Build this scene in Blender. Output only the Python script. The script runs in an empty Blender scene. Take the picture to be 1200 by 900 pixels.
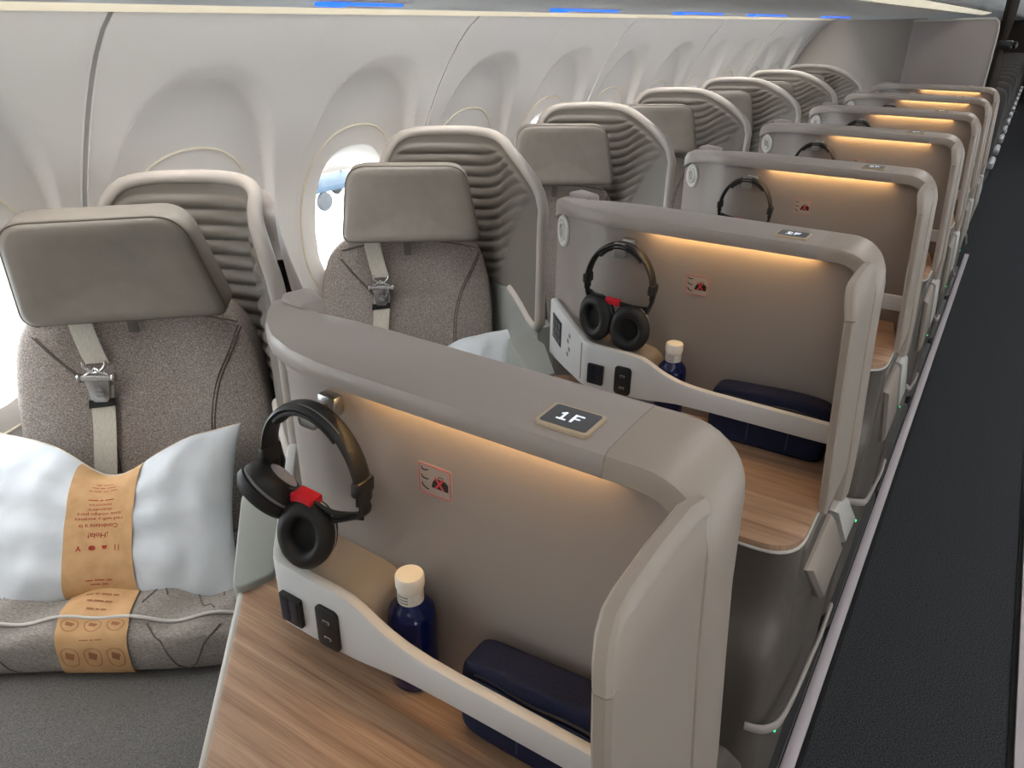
import bpy, bmesh, math, random
from mathutils import Vector, Matrix
random.seed(4)
PI = math.pi
sc = bpy.context.scene
COL = sc.collection

# ------------------------------------------------------------------ camera, world, light, exposure
cam_d = bpy.data.cameras.new('camera'); cam_d.sensor_width = 36.0; cam_d.lens = 885.9/1200*36.0; cam_d.clip_start = 0.02
cam = bpy.data.objects.new('camera', cam_d); COL.objects.link(cam); sc.camera = cam
_y, _p, _r = math.radians(32.318), math.radians(25.92), math.radians(0.682)
_f = Vector((-math.sin(_y)*math.cos(_p), math.cos(_y)*math.cos(_p), -math.sin(_p)))
_rt = Vector((math.cos(_y), math.sin(_y), 0)); _u = _rt.cross(_f)
_r2 = _rt*math.cos(_r) + _u*math.sin(_r); _u2 = -_rt*math.sin(_r) + _u*math.cos(_r)
M4 = Matrix((( _r2.x, _u2.x, -_f.x, 0), (_r2.y, _u2.y, -_f.y, 0), (_r2.z, _u2.z, -_f.z, 1.6), (0, 0, 0, 1)))
cam.matrix_world = M4

world = bpy.data.worlds.new('sky'); sc.world = world; world.use_nodes = True
wn = world.node_tree.nodes; bg = wn['Background']
bg.inputs['Color'].default_value = (0.93, 0.97, 1.0, 1); bg.inputs['Strength'].default_value = 17.0

sc.view_settings.view_transform = 'Standard'; sc.view_settings.look = 'None'
sc.view_settings.exposure = 0.11; sc.view_settings.gamma = 1.0; sc.view_settings.use_curve_mapping = False
sc.cycles.use_denoising = True
sc.cycles.max_bounces = 8; sc.cycles.diffuse_bounces = 5; sc.cycles.sample_clamp_indirect = 6.0

CEIL_LIGHT = 2.4      # aisle ceiling lamp strip
COVE_LIGHT = 30.0      # wall washer hidden behind the bin edge
LED_LIGHT = 42.0      # warm strip under every divider cap
P = 0.833             # row pitch
NROW = 7

# ------------------------------------------------------------------ materials
def srgb(r, g, b):
    def c(v):
        v /= 255.0
        return v/12.92 if v <= 0.04045 else ((v+0.055)/1.055)**2.4
    return (c(r), c(g), c(b), 1)
def mat(name, col, rough=0.5, metal=0.0, emit=None, estr=0.0, spec=0.5, coat=0.0, trans=0.0, ior=1.45, sheen=0.0):
    m = bpy.data.materials.new(name); m.use_nodes = True
    b = m.node_tree.nodes['Principled BSDF']
    b.inputs['Base Color'].default_value = col; b.inputs['Roughness'].default_value = rough
    b.inputs['Metallic'].default_value = metal; b.inputs['Specular IOR Level'].default_value = spec
    b.inputs['Coat Weight'].default_value = coat; b.inputs['Transmission Weight'].default_value = trans
    b.inputs['IOR'].default_value = ior; b.inputs['Sheen Weight'].default_value = sheen
    if emit:
        b.inputs['Emission Color'].default_value = emit; b.inputs['Emission Strength'].default_value = estr
    return m
def grain(m, c1, c2, scale=(1, 1, 1), nscale=50, detail=4, lo=0.35, hi=0.65, bump=0.0, bdist=0.001, rough_n=0.5, bscale=None):
    nt = m.node_tree; b = nt.nodes['Principled BSDF']
    tc = nt.nodes.new('ShaderNodeTexCoord'); mp = nt.nodes.new('ShaderNodeMapping'); mp.inputs['Scale'].default_value = scale
    nz = nt.nodes.new('ShaderNodeTexNoise'); nz.inputs['Scale'].default_value = nscale; nz.inputs['Detail'].default_value = detail
    nz.inputs['Roughness'].default_value = rough_n
    cr = nt.nodes.new('ShaderNodeValToRGB')
    cr.color_ramp.elements[0].position = lo; cr.color_ramp.elements[0].color = c1
    cr.color_ramp.elements[1].position = hi; cr.color_ramp.elements[1].color = c2
    nt.links.new(tc.outputs['Object'], mp.inputs['Vector']); nt.links.new(mp.outputs['Vector'], nz.inputs['Vector'])
    nt.links.new(nz.outputs['Fac'], cr.inputs['Fac']); nt.links.new(cr.outputs['Color'], b.inputs['Base Color'])
    if bump:
        bp = nt.nodes.new('ShaderNodeBump'); bp.inputs['Strength'].default_value = bump; bp.inputs['Distance'].default_value = bdist
        src = nz
        if bscale:
            src = nt.nodes.new('ShaderNodeTexNoise'); src.inputs['Scale'].default_value = bscale; src.inputs['Detail'].default_value = 2
            nt.links.new(mp.outputs['Vector'], src.inputs['Vector'])
        nt.links.new(src.outputs['Fac'], bp.inputs['Height']); nt.links.new(bp.outputs['Normal'], b.inputs['Normal'])
    return m

M = {}
M['wall'] = mat('sidewall_plastic', srgb(234, 230, 226), 0.55)
M['bead'] = mat('window_bead', srgb(232, 224, 205), 0.4)
M['seal'] = mat('seam_rubber', srgb(150, 146, 142), 0.6)
M['bin'] = mat('overhead_bin', srgb(205, 208, 210), 0.45)
M['ceil'] = mat('ceiling_panel', srgb(225, 225, 224), 0.6)
M['shell'] = mat('shell_paint', srgb(168, 159, 153), 0.40)
M['panel'] = mat('divider_panel_paint', srgb(150, 141, 136), 0.45)
M['wing'] = mat('shell_paint_warm_lit', srgb(164, 152, 141), 0.40)  # same paint as the shell, with the warm light tinted into the colour
M['body'] = mat('console_body_shaded', srgb(92, 84, 77), 0.42)  # shade on the body below the table is mixed into this dark colour
M['fascia'] = mat('console_fascia', srgb(203, 203, 203), 0.38)
M['lid'] = mat('console_lid', srgb(138, 130, 122), 0.5)
M['trim'] = mat('light_trim', srgb(206, 202, 196), 0.4)
M['frame'] = mat('shell_frame', srgb(168, 161, 154), 0.4)
M['black'] = mat('black_plastic', srgb(24, 24, 25), 0.4)
M['hole'] = mat('socket_hole', srgb(8, 8, 8), 0.7)
M['metal'] = mat('brushed_metal', srgb(200, 200, 200), 0.28, 1.0)
M['rail'] = mat('seat_track_metal', srgb(196, 186, 190), 0.42, 0.25)
M['screen'] = mat('display_glass', srgb(88, 90, 94), 0.35)
M['dframe'] = mat('display_frame', srgb(190, 172, 146), 0.4)
M['text'] = mat('display_text', srgb(240, 244, 250), 0.5, emit=srgb(225, 232, 245), estr=0.7)
M['led'] = mat('warm_led', srgb(255, 200, 120), 0.5, emit=(1.0, 0.62, 0.25, 1), estr=LED_LIGHT)
M['green'] = mat('green_led', srgb(20, 160, 70), 0.5, emit=(0.05, 1.0, 0.3, 1), estr=2.0)
M['lamp'] = mat('reading_lamp_white', srgb(232, 231, 228), 0.35)
M['leather'] = grain(mat('grey_leather', srgb(124, 117, 108), 0.5), srgb(122, 116, 109), srgb(127, 121, 114), nscale=30, bump=0.15, bdist=0.0006, bscale=600)
M['arm'] = mat('armrest_leather', srgb(138, 140, 135), 0.5)
M['quilt'] = mat('quilted_leather', srgb(104, 98, 91), 0.5)
M['fabric'] = grain(mat('melange_fabric', srgb(112, 104, 98), 0.9, spec=0.2), srgb(114, 105, 100), srgb(170, 160, 154), scale=(1, 1, 1.6), nscale=330, detail=3, lo=0.38, hi=0.68, bump=0.5, bdist=0.0012)
M['cushion'] = grain(mat('seat_fabric', srgb(104, 101, 100), 0.9, spec=0.2), srgb(78, 76, 75), srgb(106, 103, 101), nscale=420, detail=3, bump=0.5, bdist=0.001)
M['stitch'] = mat('seam_stitch', srgb(88, 80, 74), 0.9)
M['piping'] = mat('leather_piping', srgb(98, 91, 83), 0.5)
M['belt'] = grain(mat('belt_webbing', srgb(186, 181, 170), 0.7, spec=0.2), srgb(178, 172, 160), srgb(194, 189, 178), scale=(1, 1, 0.12), nscale=500, bump=0.3, bdist=0.0006)
M['buckle'] = mat('buckle_metal', srgb(188, 187, 185), 0.25, 0.9)
M['pillow'] = grain(mat('white_cotton', srgb(226, 230, 234), 0.85, spec=0.2), srgb(190, 195, 201), srgb(200, 204, 209), nscale=12, bump=0.8, bdist=0.012, bscale=11)
M['pillow_back'] = mat('pillow_beige_back', srgb(196, 186, 172), 0.85)
M['duvet'] = grain(mat('grey_duvet', srgb(146, 140, 135), 0.9, spec=0.2), srgb(116, 110, 105), srgb(146, 140, 134), scale=(1, 3, 3), nscale=160, detail=4, bump=0.7, bdist=0.006, bscale=12)
M['duvetpipe'] = mat('duvet_piping', srgb(178, 173, 168), 0.9)
M['kraft'] = grain(mat('kraft_paper', srgb(196, 152, 105), 0.8, spec=0.2), srgb(176, 139, 99), srgb(188, 150, 110), nscale=40, bump=0.2, bdist=0.002, bscale=30)
M['redink'] = mat('red_ink', srgb(150, 48, 32), 0.8)
M['brownink'] = mat('brown_ink', srgb(140, 92, 60), 0.8)
M['hpblack'] = mat('headphone_black', srgb(30, 30, 31), 0.45)
M['hppad'] = mat('ear_pad_leatherette', srgb(26, 26, 27), 0.55)
M['hpsilver'] = mat('headphone_silver', srgb(190, 190, 200), 0.3, 0.6)
M['hpline'] = mat('headphone_stitch', srgb(120, 120, 122), 0.6)
M['red'] = mat('red_tag', srgb(206, 26, 44), 0.6)
M['bottle'] = mat('cobalt_glass', srgb(16, 30, 92), 0.08, spec=0.6, trans=0.45)
M['cap'] = mat('white_bottle_cap', srgb(232, 228, 218), 0.45)
M['label'] = mat('bottle_neck_label', srgb(214, 212, 206), 0.6)
M['grey_ink'] = mat('grey_ink', srgb(120, 118, 120), 0.7)
M['pouch'] = grain(mat('navy_nylon', srgb(22, 28, 52), 0.75, spec=0.25), srgb(19, 24, 46), srgb(27, 33, 60), nscale=300, bump=0.3, bdist=0.0006)
M['zip'] = mat('dark_zip', srgb(14, 17, 32), 0.5)
M['thread'] = mat('navy_thread', srgb(52, 60, 92), 0.7)
M['sticker'] = mat('sticker_paper', srgb(164, 154, 146), 0.6)
M['stkred'] = mat('sticker_red', srgb(196, 60, 66), 0.6)
M['stkblack'] = mat('sticker_black', srgb(20, 18, 18), 0.6)
M['carpet'] = grain(mat('carpet', srgb(40, 41, 43), 0.95, spec=0.1), srgb(22, 23, 25), srgb(86, 88, 92), nscale=300, detail=3, lo=0.32, hi=0.72, bump=0.5, bdist=0.0015)
M['edgeblack'] = mat('carpet_edging', srgb(16, 16, 17), 0.8)
M['part'] = mat('partition_laminate', srgb(160, 151, 148), 0.45)
M['part2'] = mat('partition_pale', srgb(186, 178, 170), 0.5)
M['curtain'] = mat('dark_curtain', srgb(58, 52, 48), 0.9)
M['econ'] = mat('economy_leather', srgb(62, 58, 56), 0.6)
M['econ_metal'] = mat('economy_leg_metal', srgb(176, 178, 182), 0.4, 0.5)
M['cream'] = mat('cream_light_lens', srgb(240, 230, 205), 0.5, emit=(1.0, 0.92, 0.74, 1), estr=0.55)
M['ceillamp'] = mat('ceiling_lamp', (1, 1, 1, 1), 0.5, emit=(1.0, 0.97, 0.95, 1), estr=CEIL_LIGHT)
M['cove'] = mat('cove_lamp', (1, 1, 1, 1), 0.5, emit=(1.0, 0.955, 0.90, 1), estr=COVE_LIGHT)
M['lens'] = mat('wall_lens', srgb(200, 190, 168), 0.5, emit=(1.0, 0.90, 0.70, 1), estr=0.30)
M['blue'] = mat('blue_sign_lamp', (0.02, 0.1, 1, 1), 0.5, emit=(0.02, 0.14, 1.0, 1), estr=1.6)
M['apron'] = mat('apron_concrete', srgb(190, 190, 188), 0.9)
M['apronpaint'] = mat('apron_paint', (0.060, 0.040, 0.030, 1), 0.8)
M['cartblue'] = mat('cart_blue', (0.032, 0.045, 0.062, 1), 0.7, spec=0.1)
M['tyre'] = mat('tyre_rubber', srgb(40, 40, 42), 0.8)
# wood: stretched noise bands
def wood():
    m = mat('oak_laminate', srgb(170, 136, 110), 0.42); nt = m.node_tree; b = nt.nodes['Principled BSDF']
    tc = nt.nodes.new('ShaderNodeTexCoord'); mp = nt.nodes.new('ShaderNodeMapping'); mp.inputs['Scale'].default_value = (2.2, 46, 8)
    mp.inputs['Rotation'].default_value = (0, 0, 0.05)
    n1 = nt.nodes.new('ShaderNodeTexNoise'); n1.inputs['Scale'].default_value = 1.6; n1.inputs['Detail'].default_value = 6; n1.inputs['Distortion'].default_value = 0.5
    mp2 = nt.nodes.new('ShaderNodeMapping'); mp2.inputs['Scale'].default_value = (9, 330, 20)
    n2 = nt.nodes.new('ShaderNodeTexNoise'); n2.inputs['Scale'].default_value = 1.4; n2.inputs['Detail'].default_value = 3
    c1 = nt.nodes.new('ShaderNodeValToRGB'); c1.color_ramp.elements[0].position = 0.32; c1.color_ramp.elements[0].color = srgb(150, 116, 92)
    c1.color_ramp.elements[1].position = 0.68; c1.color_ramp.elements[1].color = srgb(190, 156, 128)
    c2 = nt.nodes.new('ShaderNodeValToRGB'); c2.color_ramp.elements[0].position = 0.35; c2.color_ramp.elements[0].color = (0.72, 0.70, 0.68, 1)
    c2.color_ramp.elements[1].position = 0.55; c2.color_ramp.elements[1].color = (1, 1, 1, 1)
    mx = nt.nodes.new('ShaderNodeMix'); mx.data_type = 'RGBA'; mx.blend_type = 'MULTIPLY'; mx.inputs['Factor'].default_value = 0.8
    L = nt.links
    L.new(tc.outputs['Object'], mp.inputs['Vector']); L.new(tc.outputs['Object'], mp2.inputs['Vector'])
    L.new(mp.outputs['Vector'], n1.inputs['Vector']); L.new(mp2.outputs['Vector'], n2.inputs['Vector'])
    L.new(n1.outputs['Fac'], c1.inputs['Fac']); L.new(n2.outputs['Fac'], c2.inputs['Fac'])
    L.new(c1.outputs['Color'], mx.inputs['A']); L.new(c2.outputs['Color'], mx.inputs['B']); L.new(mx.outputs['Result'], b.inputs['Base Color'])
    return m
M['wood'] = wood()
# window glass: thin clear pane
def pane_mat():
    m = bpy.data.materials.new('window_acrylic'); m.use_nodes = True; nt = m.node_tree; nt.nodes.clear()
    o = nt.nodes.new('ShaderNodeOutputMaterial'); t = nt.nodes.new('ShaderNodeBsdfTransparent'); t.inputs['Color'].default_value = (0.93, 0.96, 0.97, 1)
    g = nt.nodes.new('ShaderNodeBsdfGlossy'); g.inputs['Roughness'].default_value = 0.05
    x = nt.nodes.new('ShaderNodeMixShader'); x.inputs['Fac'].default_value = 0.06
    nt.links.new(t.outputs[0], x.inputs[1]); nt.links.new(g.outputs[0], x.inputs[2]); nt.links.new(x.outputs[0], o.inputs[0])
    return m
M['pane'] = pane_mat()

# ------------------------------------------------------------------ mesh helpers
def finish(name, bm, m, parent=None, ang=35, inv=None):
    me = bpy.data.meshes.new(name)
    bmesh.ops.recalc_face_normals(bm, faces=bm.faces[:])
    bm.to_mesh(me); bm.free()
    me.materials.append(M[m] if isinstance(m, str) else m)
    for p in me.polygons: p.use_smooth = True
    try: me.set_sharp_from_angle(angle=math.radians(ang))
    except Exception: pass
    o = bpy.data.objects.new(name, me); COL.objects.link(o)
    if parent: adopt(o, parent)
    return o
def adopt(o, parent):
    o.parent = parent
    r = parent
    while r.parent: r = r.parent
    if parent.parent is None:
        o.matrix_parent_inverse = ROOTINV.get(parent.name, Matrix())
ROOTINV = {}
def thing(name, label, cat, loc=(0, 0, 0), group=None, rotz=0.0, local=False):
    e = bpy.data.objects.new(name, None); COL.objects.link(e); e.empty_display_size = 0.05
    e.location = loc; e.rotation_euler = (0, 0, rotz)
    e['label'] = label; e['category'] = cat
    if group: e['group'] = group
    if not local: ROOTINV[e.name] = (Matrix.Translation(loc) @ Matrix.Rotation(rotz, 4, 'Z')).inverted()
    return e
def tag(o, label, cat, group=None):
    o['label'] = label; o['category'] = cat
    if group: o['group'] = group
    return o
def struct(o, label=None):
    o['kind'] = 'structure'
    if label: o['label'] = label
    return o
def copy_tree(o, parent=None):
    c = o.copy(); COL.objects.link(c)
    if parent is not None:
        c.parent = parent; c.matrix_parent_inverse = o.matrix_parent_inverse.copy()
    for ch in list(o.children): copy_tree(ch, c)
    return c
def bevel(bm, w, seg=2, ang=30):
    if w <= 0: return
    ed = [e for e in bm.edges if len(e.link_faces) == 2 and e.calc_face_angle(0) > math.radians(ang)]
    bmesh.ops.bevel(bm, geom=ed, offset=w, segments=seg, profile=0.5, affect='EDGES', clamp_overlap=True)
def box(c, s, bev=0.0, rot=None, seg=2):
    bm = bmesh.new(); bmesh.ops.create_cube(bm, size=1.0)
    bmesh.ops.scale(bm, vec=s, verts=bm.verts[:]); bevel(bm, bev, seg)
    if rot: bmesh.ops.rotate(bm, cent=(0, 0, 0), matrix=rot, verts=bm.verts[:])
    bmesh.ops.translate(bm, vec=c, verts=bm.verts[:])
    return bm
def prism(pts, n0, n1, axis='z', bev=0.0, seg=2, ang=30):
    """pts: 2-D outline; extruded along the axis from n0 to n1"""
    bm = bmesh.new()
    def P3(p, h):
        return {'z': (p[0], p[1], h), 'y': (p[0], h, p[1]), 'x': (h, p[0], p[1])}[axis]
    a = [bm.verts.new(P3(p, n0)) for p in pts]; b = [bm.verts.new(P3(p, n1)) for p in pts]
    bm.faces.new(a); bm.faces.new(b[::-1]); n = len(pts)
    for i in range(n): bm.faces.new((a[i], a[(i+1) % n], b[(i+1) % n], b[i]))
    bmesh.ops.recalc_face_normals(bm, faces=bm.faces[:]); bevel(bm, bev, seg, ang)
    return bm
def loft(secs, closed=True, cap=True, loop=False):
    bm = bmesh.new(); rows = [[bm.verts.new(p) for p in s] for s in secs]; n = len(secs[0])
    rng = range(len(rows)) if loop else range(len(rows)-1)
    for i in rng:
        a, b = rows[i], rows[(i+1) % len(rows)]
        for j in range(n if closed else n-1):
            bm.faces.new((a[j], a[(j+1) % n], b[(j+1) % n], b[j]))
    if cap and closed and not loop:
        bm.faces.new(rows[0][::-1]); bm.faces.new(rows[-1])
    bmesh.ops.recalc_face_normals(bm, faces=bm.faces[:])
    return bm
def tube(path, r, n=8, loop=False, flat=None, up=(0, 0, 1)):
    """sweep; r number or list; flat=(a,b) ellipse half axes (a along 'side', b along 'up-ish')"""
    P_ = [Vector(p) for p in path]; N = len(P_); secs = []; prev = None
    for i, p in enumerate(P_):
        if loop: t = P_[(i+1) % N] - P_[i-1]
        else: t = P_[min(i+1, N-1)] - P_[max(i-1, 0)]
        t.normalize(); u = Vector(up)
        if abs(t.dot(u)) > 0.98: u = Vector((0, 1, 0)) if abs(t.y) < 0.9 else Vector((1, 0, 0))
        s = t.cross(u).normalized()
        if prev is not None and not flat:
            q = prev-t*prev.dot(t)
            if q.length > 1e-4: s = q.normalized()
        prev = s; w = s.cross(t).normalized()
        rr = r[i] if isinstance(r, (list, tuple)) else r
        a, b = (flat if flat else (rr, rr))
        secs.append([p + s*(a*math.cos(k*2*PI/n)) + w*(b*math.sin(k*2*PI/n)) for k in range(n)])
    return loft(secs, True, True, loop)
def strip(path, w_dir, w, th, nrm):
    """flat strap: path, width direction, width, thickness along nrm"""
    wd = Vector(w_dir).normalized(); nn = Vector(nrm).normalized(); secs = []
    for p in path:
        p = Vector(p); secs.append([p-wd*w/2, p+wd*w/2, p+wd*w/2+nn*th, p-wd*w/2+nn*th])
    return loft(secs)
def revolve(prof, n=28, axis='z', c=(0, 0, 0)):
    secs = []
    for k in range(n):
        a = 2*PI*k/n; row = []
        for r, h in prof:
            r = max(r, 1e-5)
            q = {'z': (r*math.cos(a), r*math.sin(a), h), 'y': (r*math.cos(a), h, r*math.sin(a)), 'x': (h, r*math.cos(a), r*math.sin(a))}[axis]
            row.append((q[0]+c[0], q[1]+c[1], q[2]+c[2]))
        secs.append(row)
    bm = loft(secs, closed=False, cap=False, loop=True)
    bmesh.ops.remove_doubles(bm, verts=bm.verts[:], dist=2e-5)
    return bm
def superbox(n, s, k=6.0, fn=None, ks=None):
    """rounded cushion; s half sizes; fn deforms final points"""
    bm = bmesh.new(); vs = {}
    def V(p):
        key = tuple(round(c, 5) for c in p)
        if key not in vs:
            x, y, z = p
            q = (abs(x)**k+abs(y)**k+abs(z)**k)**(1.0/k)
            v = Vector((x/q*s[0], y/q*s[1], z/q*s[2]))
            if fn: v = Vector(fn(v.x, v.y, v.z))
            vs[key] = bm.verts.new(v)
        return vs[key]
    g = [math.sin((-1+2*i/n)*PI/2*0.86)/math.sin(PI/2*0.86) for i in range(n+1)]
    for ax in range(3):
        for sg in (-1, 1):
            for i in range(n):
                for j in range(n):
                    q = []
                    for a, b in ((g[i], g[j]), (g[i+1], g[j]), (g[i+1], g[j+1]), (g[i], g[j+1])):
                        p = [0, 0, 0]; p[ax] = sg; p[(ax+1) % 3] = a; p[(ax+2) % 3] = b; q.append(V(p))
                    try: bm.faces.new(q)
                    except ValueError: pass
    bmesh.ops.recalc_face_normals(bm, faces=bm.faces[:])
    return bm
def rrect(w, h, r, n=5, c=(0, 0)):
    pts = []
    for sx, sy, a0 in ((1, 1, 0), (-1, 1, PI/2), (-1, -1, PI), (1, -1, 1.5*PI)):
        for i in range(n+1):
            a = a0+PI/2*i/n
            pts.append((c[0]+sx*(w/2-r)+r*math.cos(a), c[1]+sy*(h/2-r)+r*math.sin(a)))
    return pts
def fillet(pts, rad, n=6):
    """round the corners of a 2-D polygon; rad: list or number"""
    out = []; N = len(pts)
    for i in range(N):
        r = rad[i] if isinstance(rad, (list, tuple)) else rad
        p = Vector(pts[i]); a = Vector(pts[i-1])-p; b = Vector(pts[(i+1) % N])-p
        if r <= 0: out.append(tuple(p)); continue
        la, lb = a.length, b.length; a.normalize(); b.normalize()
        th = math.acos(max(-1, min(1, a.dot(b)))); d = min(r/math.tan(th/2), la*0.49, lb*0.49)
        p0, p1 = p+a*d, p+b*d
        for k in range(n+1):
            t = k/n; out.append(tuple(p0*(1-t)**2+p*2*t*(1-t)+p1*t*t))
    return out
def smooth_path(pts, per=6):
    P_ = [Vector(p) for p in pts]; out = []
    for i in range(len(P_)-1):
        p0 = P_[max(i-1, 0)]; p1 = P_[i]; p2 = P_[i+1]; p3 = P_[min(i+2, len(P_)-1)]
        for k in range(per):
            t = k/per
            out.append(0.5*((2*p1)+(p2-p0)*t+(2*p0-5*p1+4*p2-p3)*t*t+(3*p1-p0-3*p2+p3)*t*t*t))
    out.append(P_[-1]); return out
def lerp_tab(tab, x):
    if x <= tab[0][0]: return tab[0][1]
    for (a, va), (b, vb) in zip(tab, tab[1:]):
        if x <= b:
            t = (x-a)/(b-a); return va+(vb-va)*t
    return tab[-1][1]
def smooth_tab(tab, x):
    """Catmull-Rom through a table"""
    n = len(tab)
    if x <= tab[0][0]: return tab[0][1]
    if x >= tab[-1][0]: return tab[-1][1]
    for i in range(n-1):
        if x <= tab[i+1][0]:
            x0, y0 = tab[i]; x1, y1 = tab[i+1]; h = x1-x0; t = (x-x0)/h
            m0 = (tab[i+1][1]-tab[max(i-1, 0)][1])/(tab[i+1][0]-tab[max(i-1, 0)][0])*h
            m1 = (tab[min(i+2, n-1)][1]-y0)/(tab[min(i+2, n-1)][0]-x0)*h
            return (2*t**3-3*t*t+1)*y0+(t**3-2*t*t+t)*m0+(-2*t**3+3*t*t)*y1+(t**3-t*t)*m1
def sstep(a, b, x):
    t = max(0.0, min(1.0, (x-a)/(b-a))); return t*t*(3-2*t)
def text_bm(s, size, mapfn, align='CENTER', mirror=False):
    cu = bpy.data.curves.new('t', 'FONT'); cu.body = s; cu.size = size; cu.align_x = align; cu.align_y = 'CENTER'; cu.resolution_u = 3
    o = bpy.data.objects.new('t', cu); COL.objects.link(o)
    dg = bpy.context.evaluated_depsgraph_get(); me = bpy.data.meshes.new_from_object(o.evaluated_get(dg))
    bm = bmesh.new(); bm.from_mesh(me)
    bpy.data.objects.remove(o); bpy.data.curves.remove(cu); bpy.data.meshes.remove(me)
    for v in bm.verts: v.co = Vector(mapfn(v.co.x, v.co.y))
    return bm
def merge(*bms):
    out = bms[0]
    for b in bms[1:]:
        me = bpy.data.meshes.new('tmp'); b.to_mesh(me); b.free(); out.from_mesh(me); bpy.data.meshes.remove(me)
    return out

# ================================================================== THE SETTING
Y0, Y1 = -1.3, 22.0
XR = 0.27                      # port side mirrors about x = 0.135
def mir(x): return XR-x
# floor
struct(finish('floor', box((-0.0, (Y0+Y1)/2, -0.02), (3.6, Y1-Y0, 0.04)), 'carpet'))
# seat tracks along the aisle, dark edging
for nm, x0, x1, zz, mm in (('trim_1', -0.106, -0.076, 0.012, 'rail'), ('trim_2', -0.076, -0.062, 0.004, 'edgeblack'),
                           ('trim_3', 0.362, 0.392, 0.012, 'rail'), ('trim_4', 0.348, 0.362, 0.004, 'edgeblack')):
    struct(finish(nm, box(((x0+x1)/2, (Y0+6.6)/2, zz/2), (x1-x0, 6.6-Y0, zz), 0.002), mm))

# ---- sidewall: tiles with a window hole each, scalloped recess round every window
WP = 0.5335; SEAM0 = 0.819; WZ = 1.072; WHW, WHH = 0.142, 0.200
PROF = [(0.0, -1.46), (0.3, -1.54), (0.6, -1.575), (0.9, -1.583), (1.1, -1.570), (1.235, -1.538), (1.35, -1.490), (1.45, -1.438), (1.53, -1.385), (1.58, -1.340), (1.614, -1.296)]
REC = [(0.0, -1.46), (0.3, -1.54), (0.6, -1.585), (0.9, -1.600), (1.1, -1.590), (1.25, -1.562), (1.40, -1.512), (1.52, -1.452), (1.614, -1.39)]
def wall_x(dy, z):
    b = smooth_tab(PROF, z)
    hz = 0.43 if z > WZ else 0.50
    r = (abs(dy/0.232)**2.5+abs((z-WZ)/hz)**2.5)**(1/2.5)
    k = 1-sstep(0.93, 1.0, r)
    return b+(smooth_tab(REC, z)-b)*k
def sellipse(th, a, b, k=2.7):
    c, s = math.cos(th), math.sin(th)
    return (math.copysign(abs(c)**(2/k), c)*a, math.copysign(abs(s)**(2/k), s)*b)
def wall_tile(side):
    """side -1: seam on the low-Y edge, +1: seam on the high-Y edge"""
    NA, NT = 120, 46; z0, z1 = 0.0, 1.614
    ya = -WP/2+(0.0065 if side < 0 else 0); yb = WP/2-(0.0065 if side > 0 else 0)
    secs = []
    for i in range(NA):
        th = 2*PI*(i+0.5)/NA
        ey, ez = sellipse(th, WHW, WHH)
        d = Vector((math.cos(th)*0.6, math.sin(th)))
        ty = (yb/d.x) if d.x > 0 else (ya/d.x); tz = ((z1-WZ)/d.y) if d.y > 0 else ((z0-WZ)/d.y)
        t = min(ty, tz); ry, rz = d.x*t, d.y*t
        row = []
        # window reveal: pane edge -> opening -> wall
        xo = wall_x(ey, WZ+ez)
        for f, dx in ((0.84, -0.052), (0.86, -0.040), (0.93, -0.018), (0.985, -0.004)):
            row.append((xo+dx, ey*f, WZ+ez*f))
        for j in range(NT+1):
            q = (j/NT)**1.15; y = ey+(ry-ey)*q; z = WZ+ez+(rz-ez)*q
            row.append((wall_x(y, z), y, z))
        secs.append(row)
    # square off the four corners
    for cy, cz in ((ya, z0), (yb, z0), (yb, z1), (ya, z1)):
        best = min(range(NA), key=lambda i: (secs[i][-1][1]-cy)**2+(secs[i][-1][2]-cz)**2)
        secs[best][-1] = (wall_x(cy, cz), cy, cz)
    return loft(secs, closed=False, cap=False, loop=True)
bmA, bmB = wall_tile(-1), wall_tile(1)
wall = bpy.data.objects.new('wall_left', None); COL.objects.link(wall); struct(wall, 'pale curved cabin sidewall with window recesses')
wallr = bpy.data.objects.new('wall_right', None); COL.objects.link(wallr); struct(wallr, 'sidewall on the far side of the aisle')
wallr.location = (XR, 0, 0); wallr.scale = (-1, 1, 1)
pA = finish('sidewall_panel', bmA, 'wall', wall, 50); pB = finish('sidewall_panel', bmB, 'wall', wall, 50)
def beadring():
    pts = []
    for i in range(72):
        ey, ez = sellipse(2*PI*i/72, 0.195, 0.255, 2.3); z = WZ+ez
        pts.append((wall_x(ey, z)+0.001, ey, z))
    return tube(pts, 0.0032, 8, loop=True, up=(1, 0, 0))
bead = finish('window_bead', beadring(), 'bead', wall, 60)
pane_pts = [(WHW*0.85*math.copysign(abs(math.cos(a))**(2/2.7), math.cos(a)), WZ+WHH*0.85*math.copysign(abs(math.sin(a))**(2/2.7), math.sin(a))) for a in [2*PI*i/48 for i in range(48)]]
pane = finish('window_pane', prism(pane_pts, -1.648, -1.644, 'x'), 'pane', wall)
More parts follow.
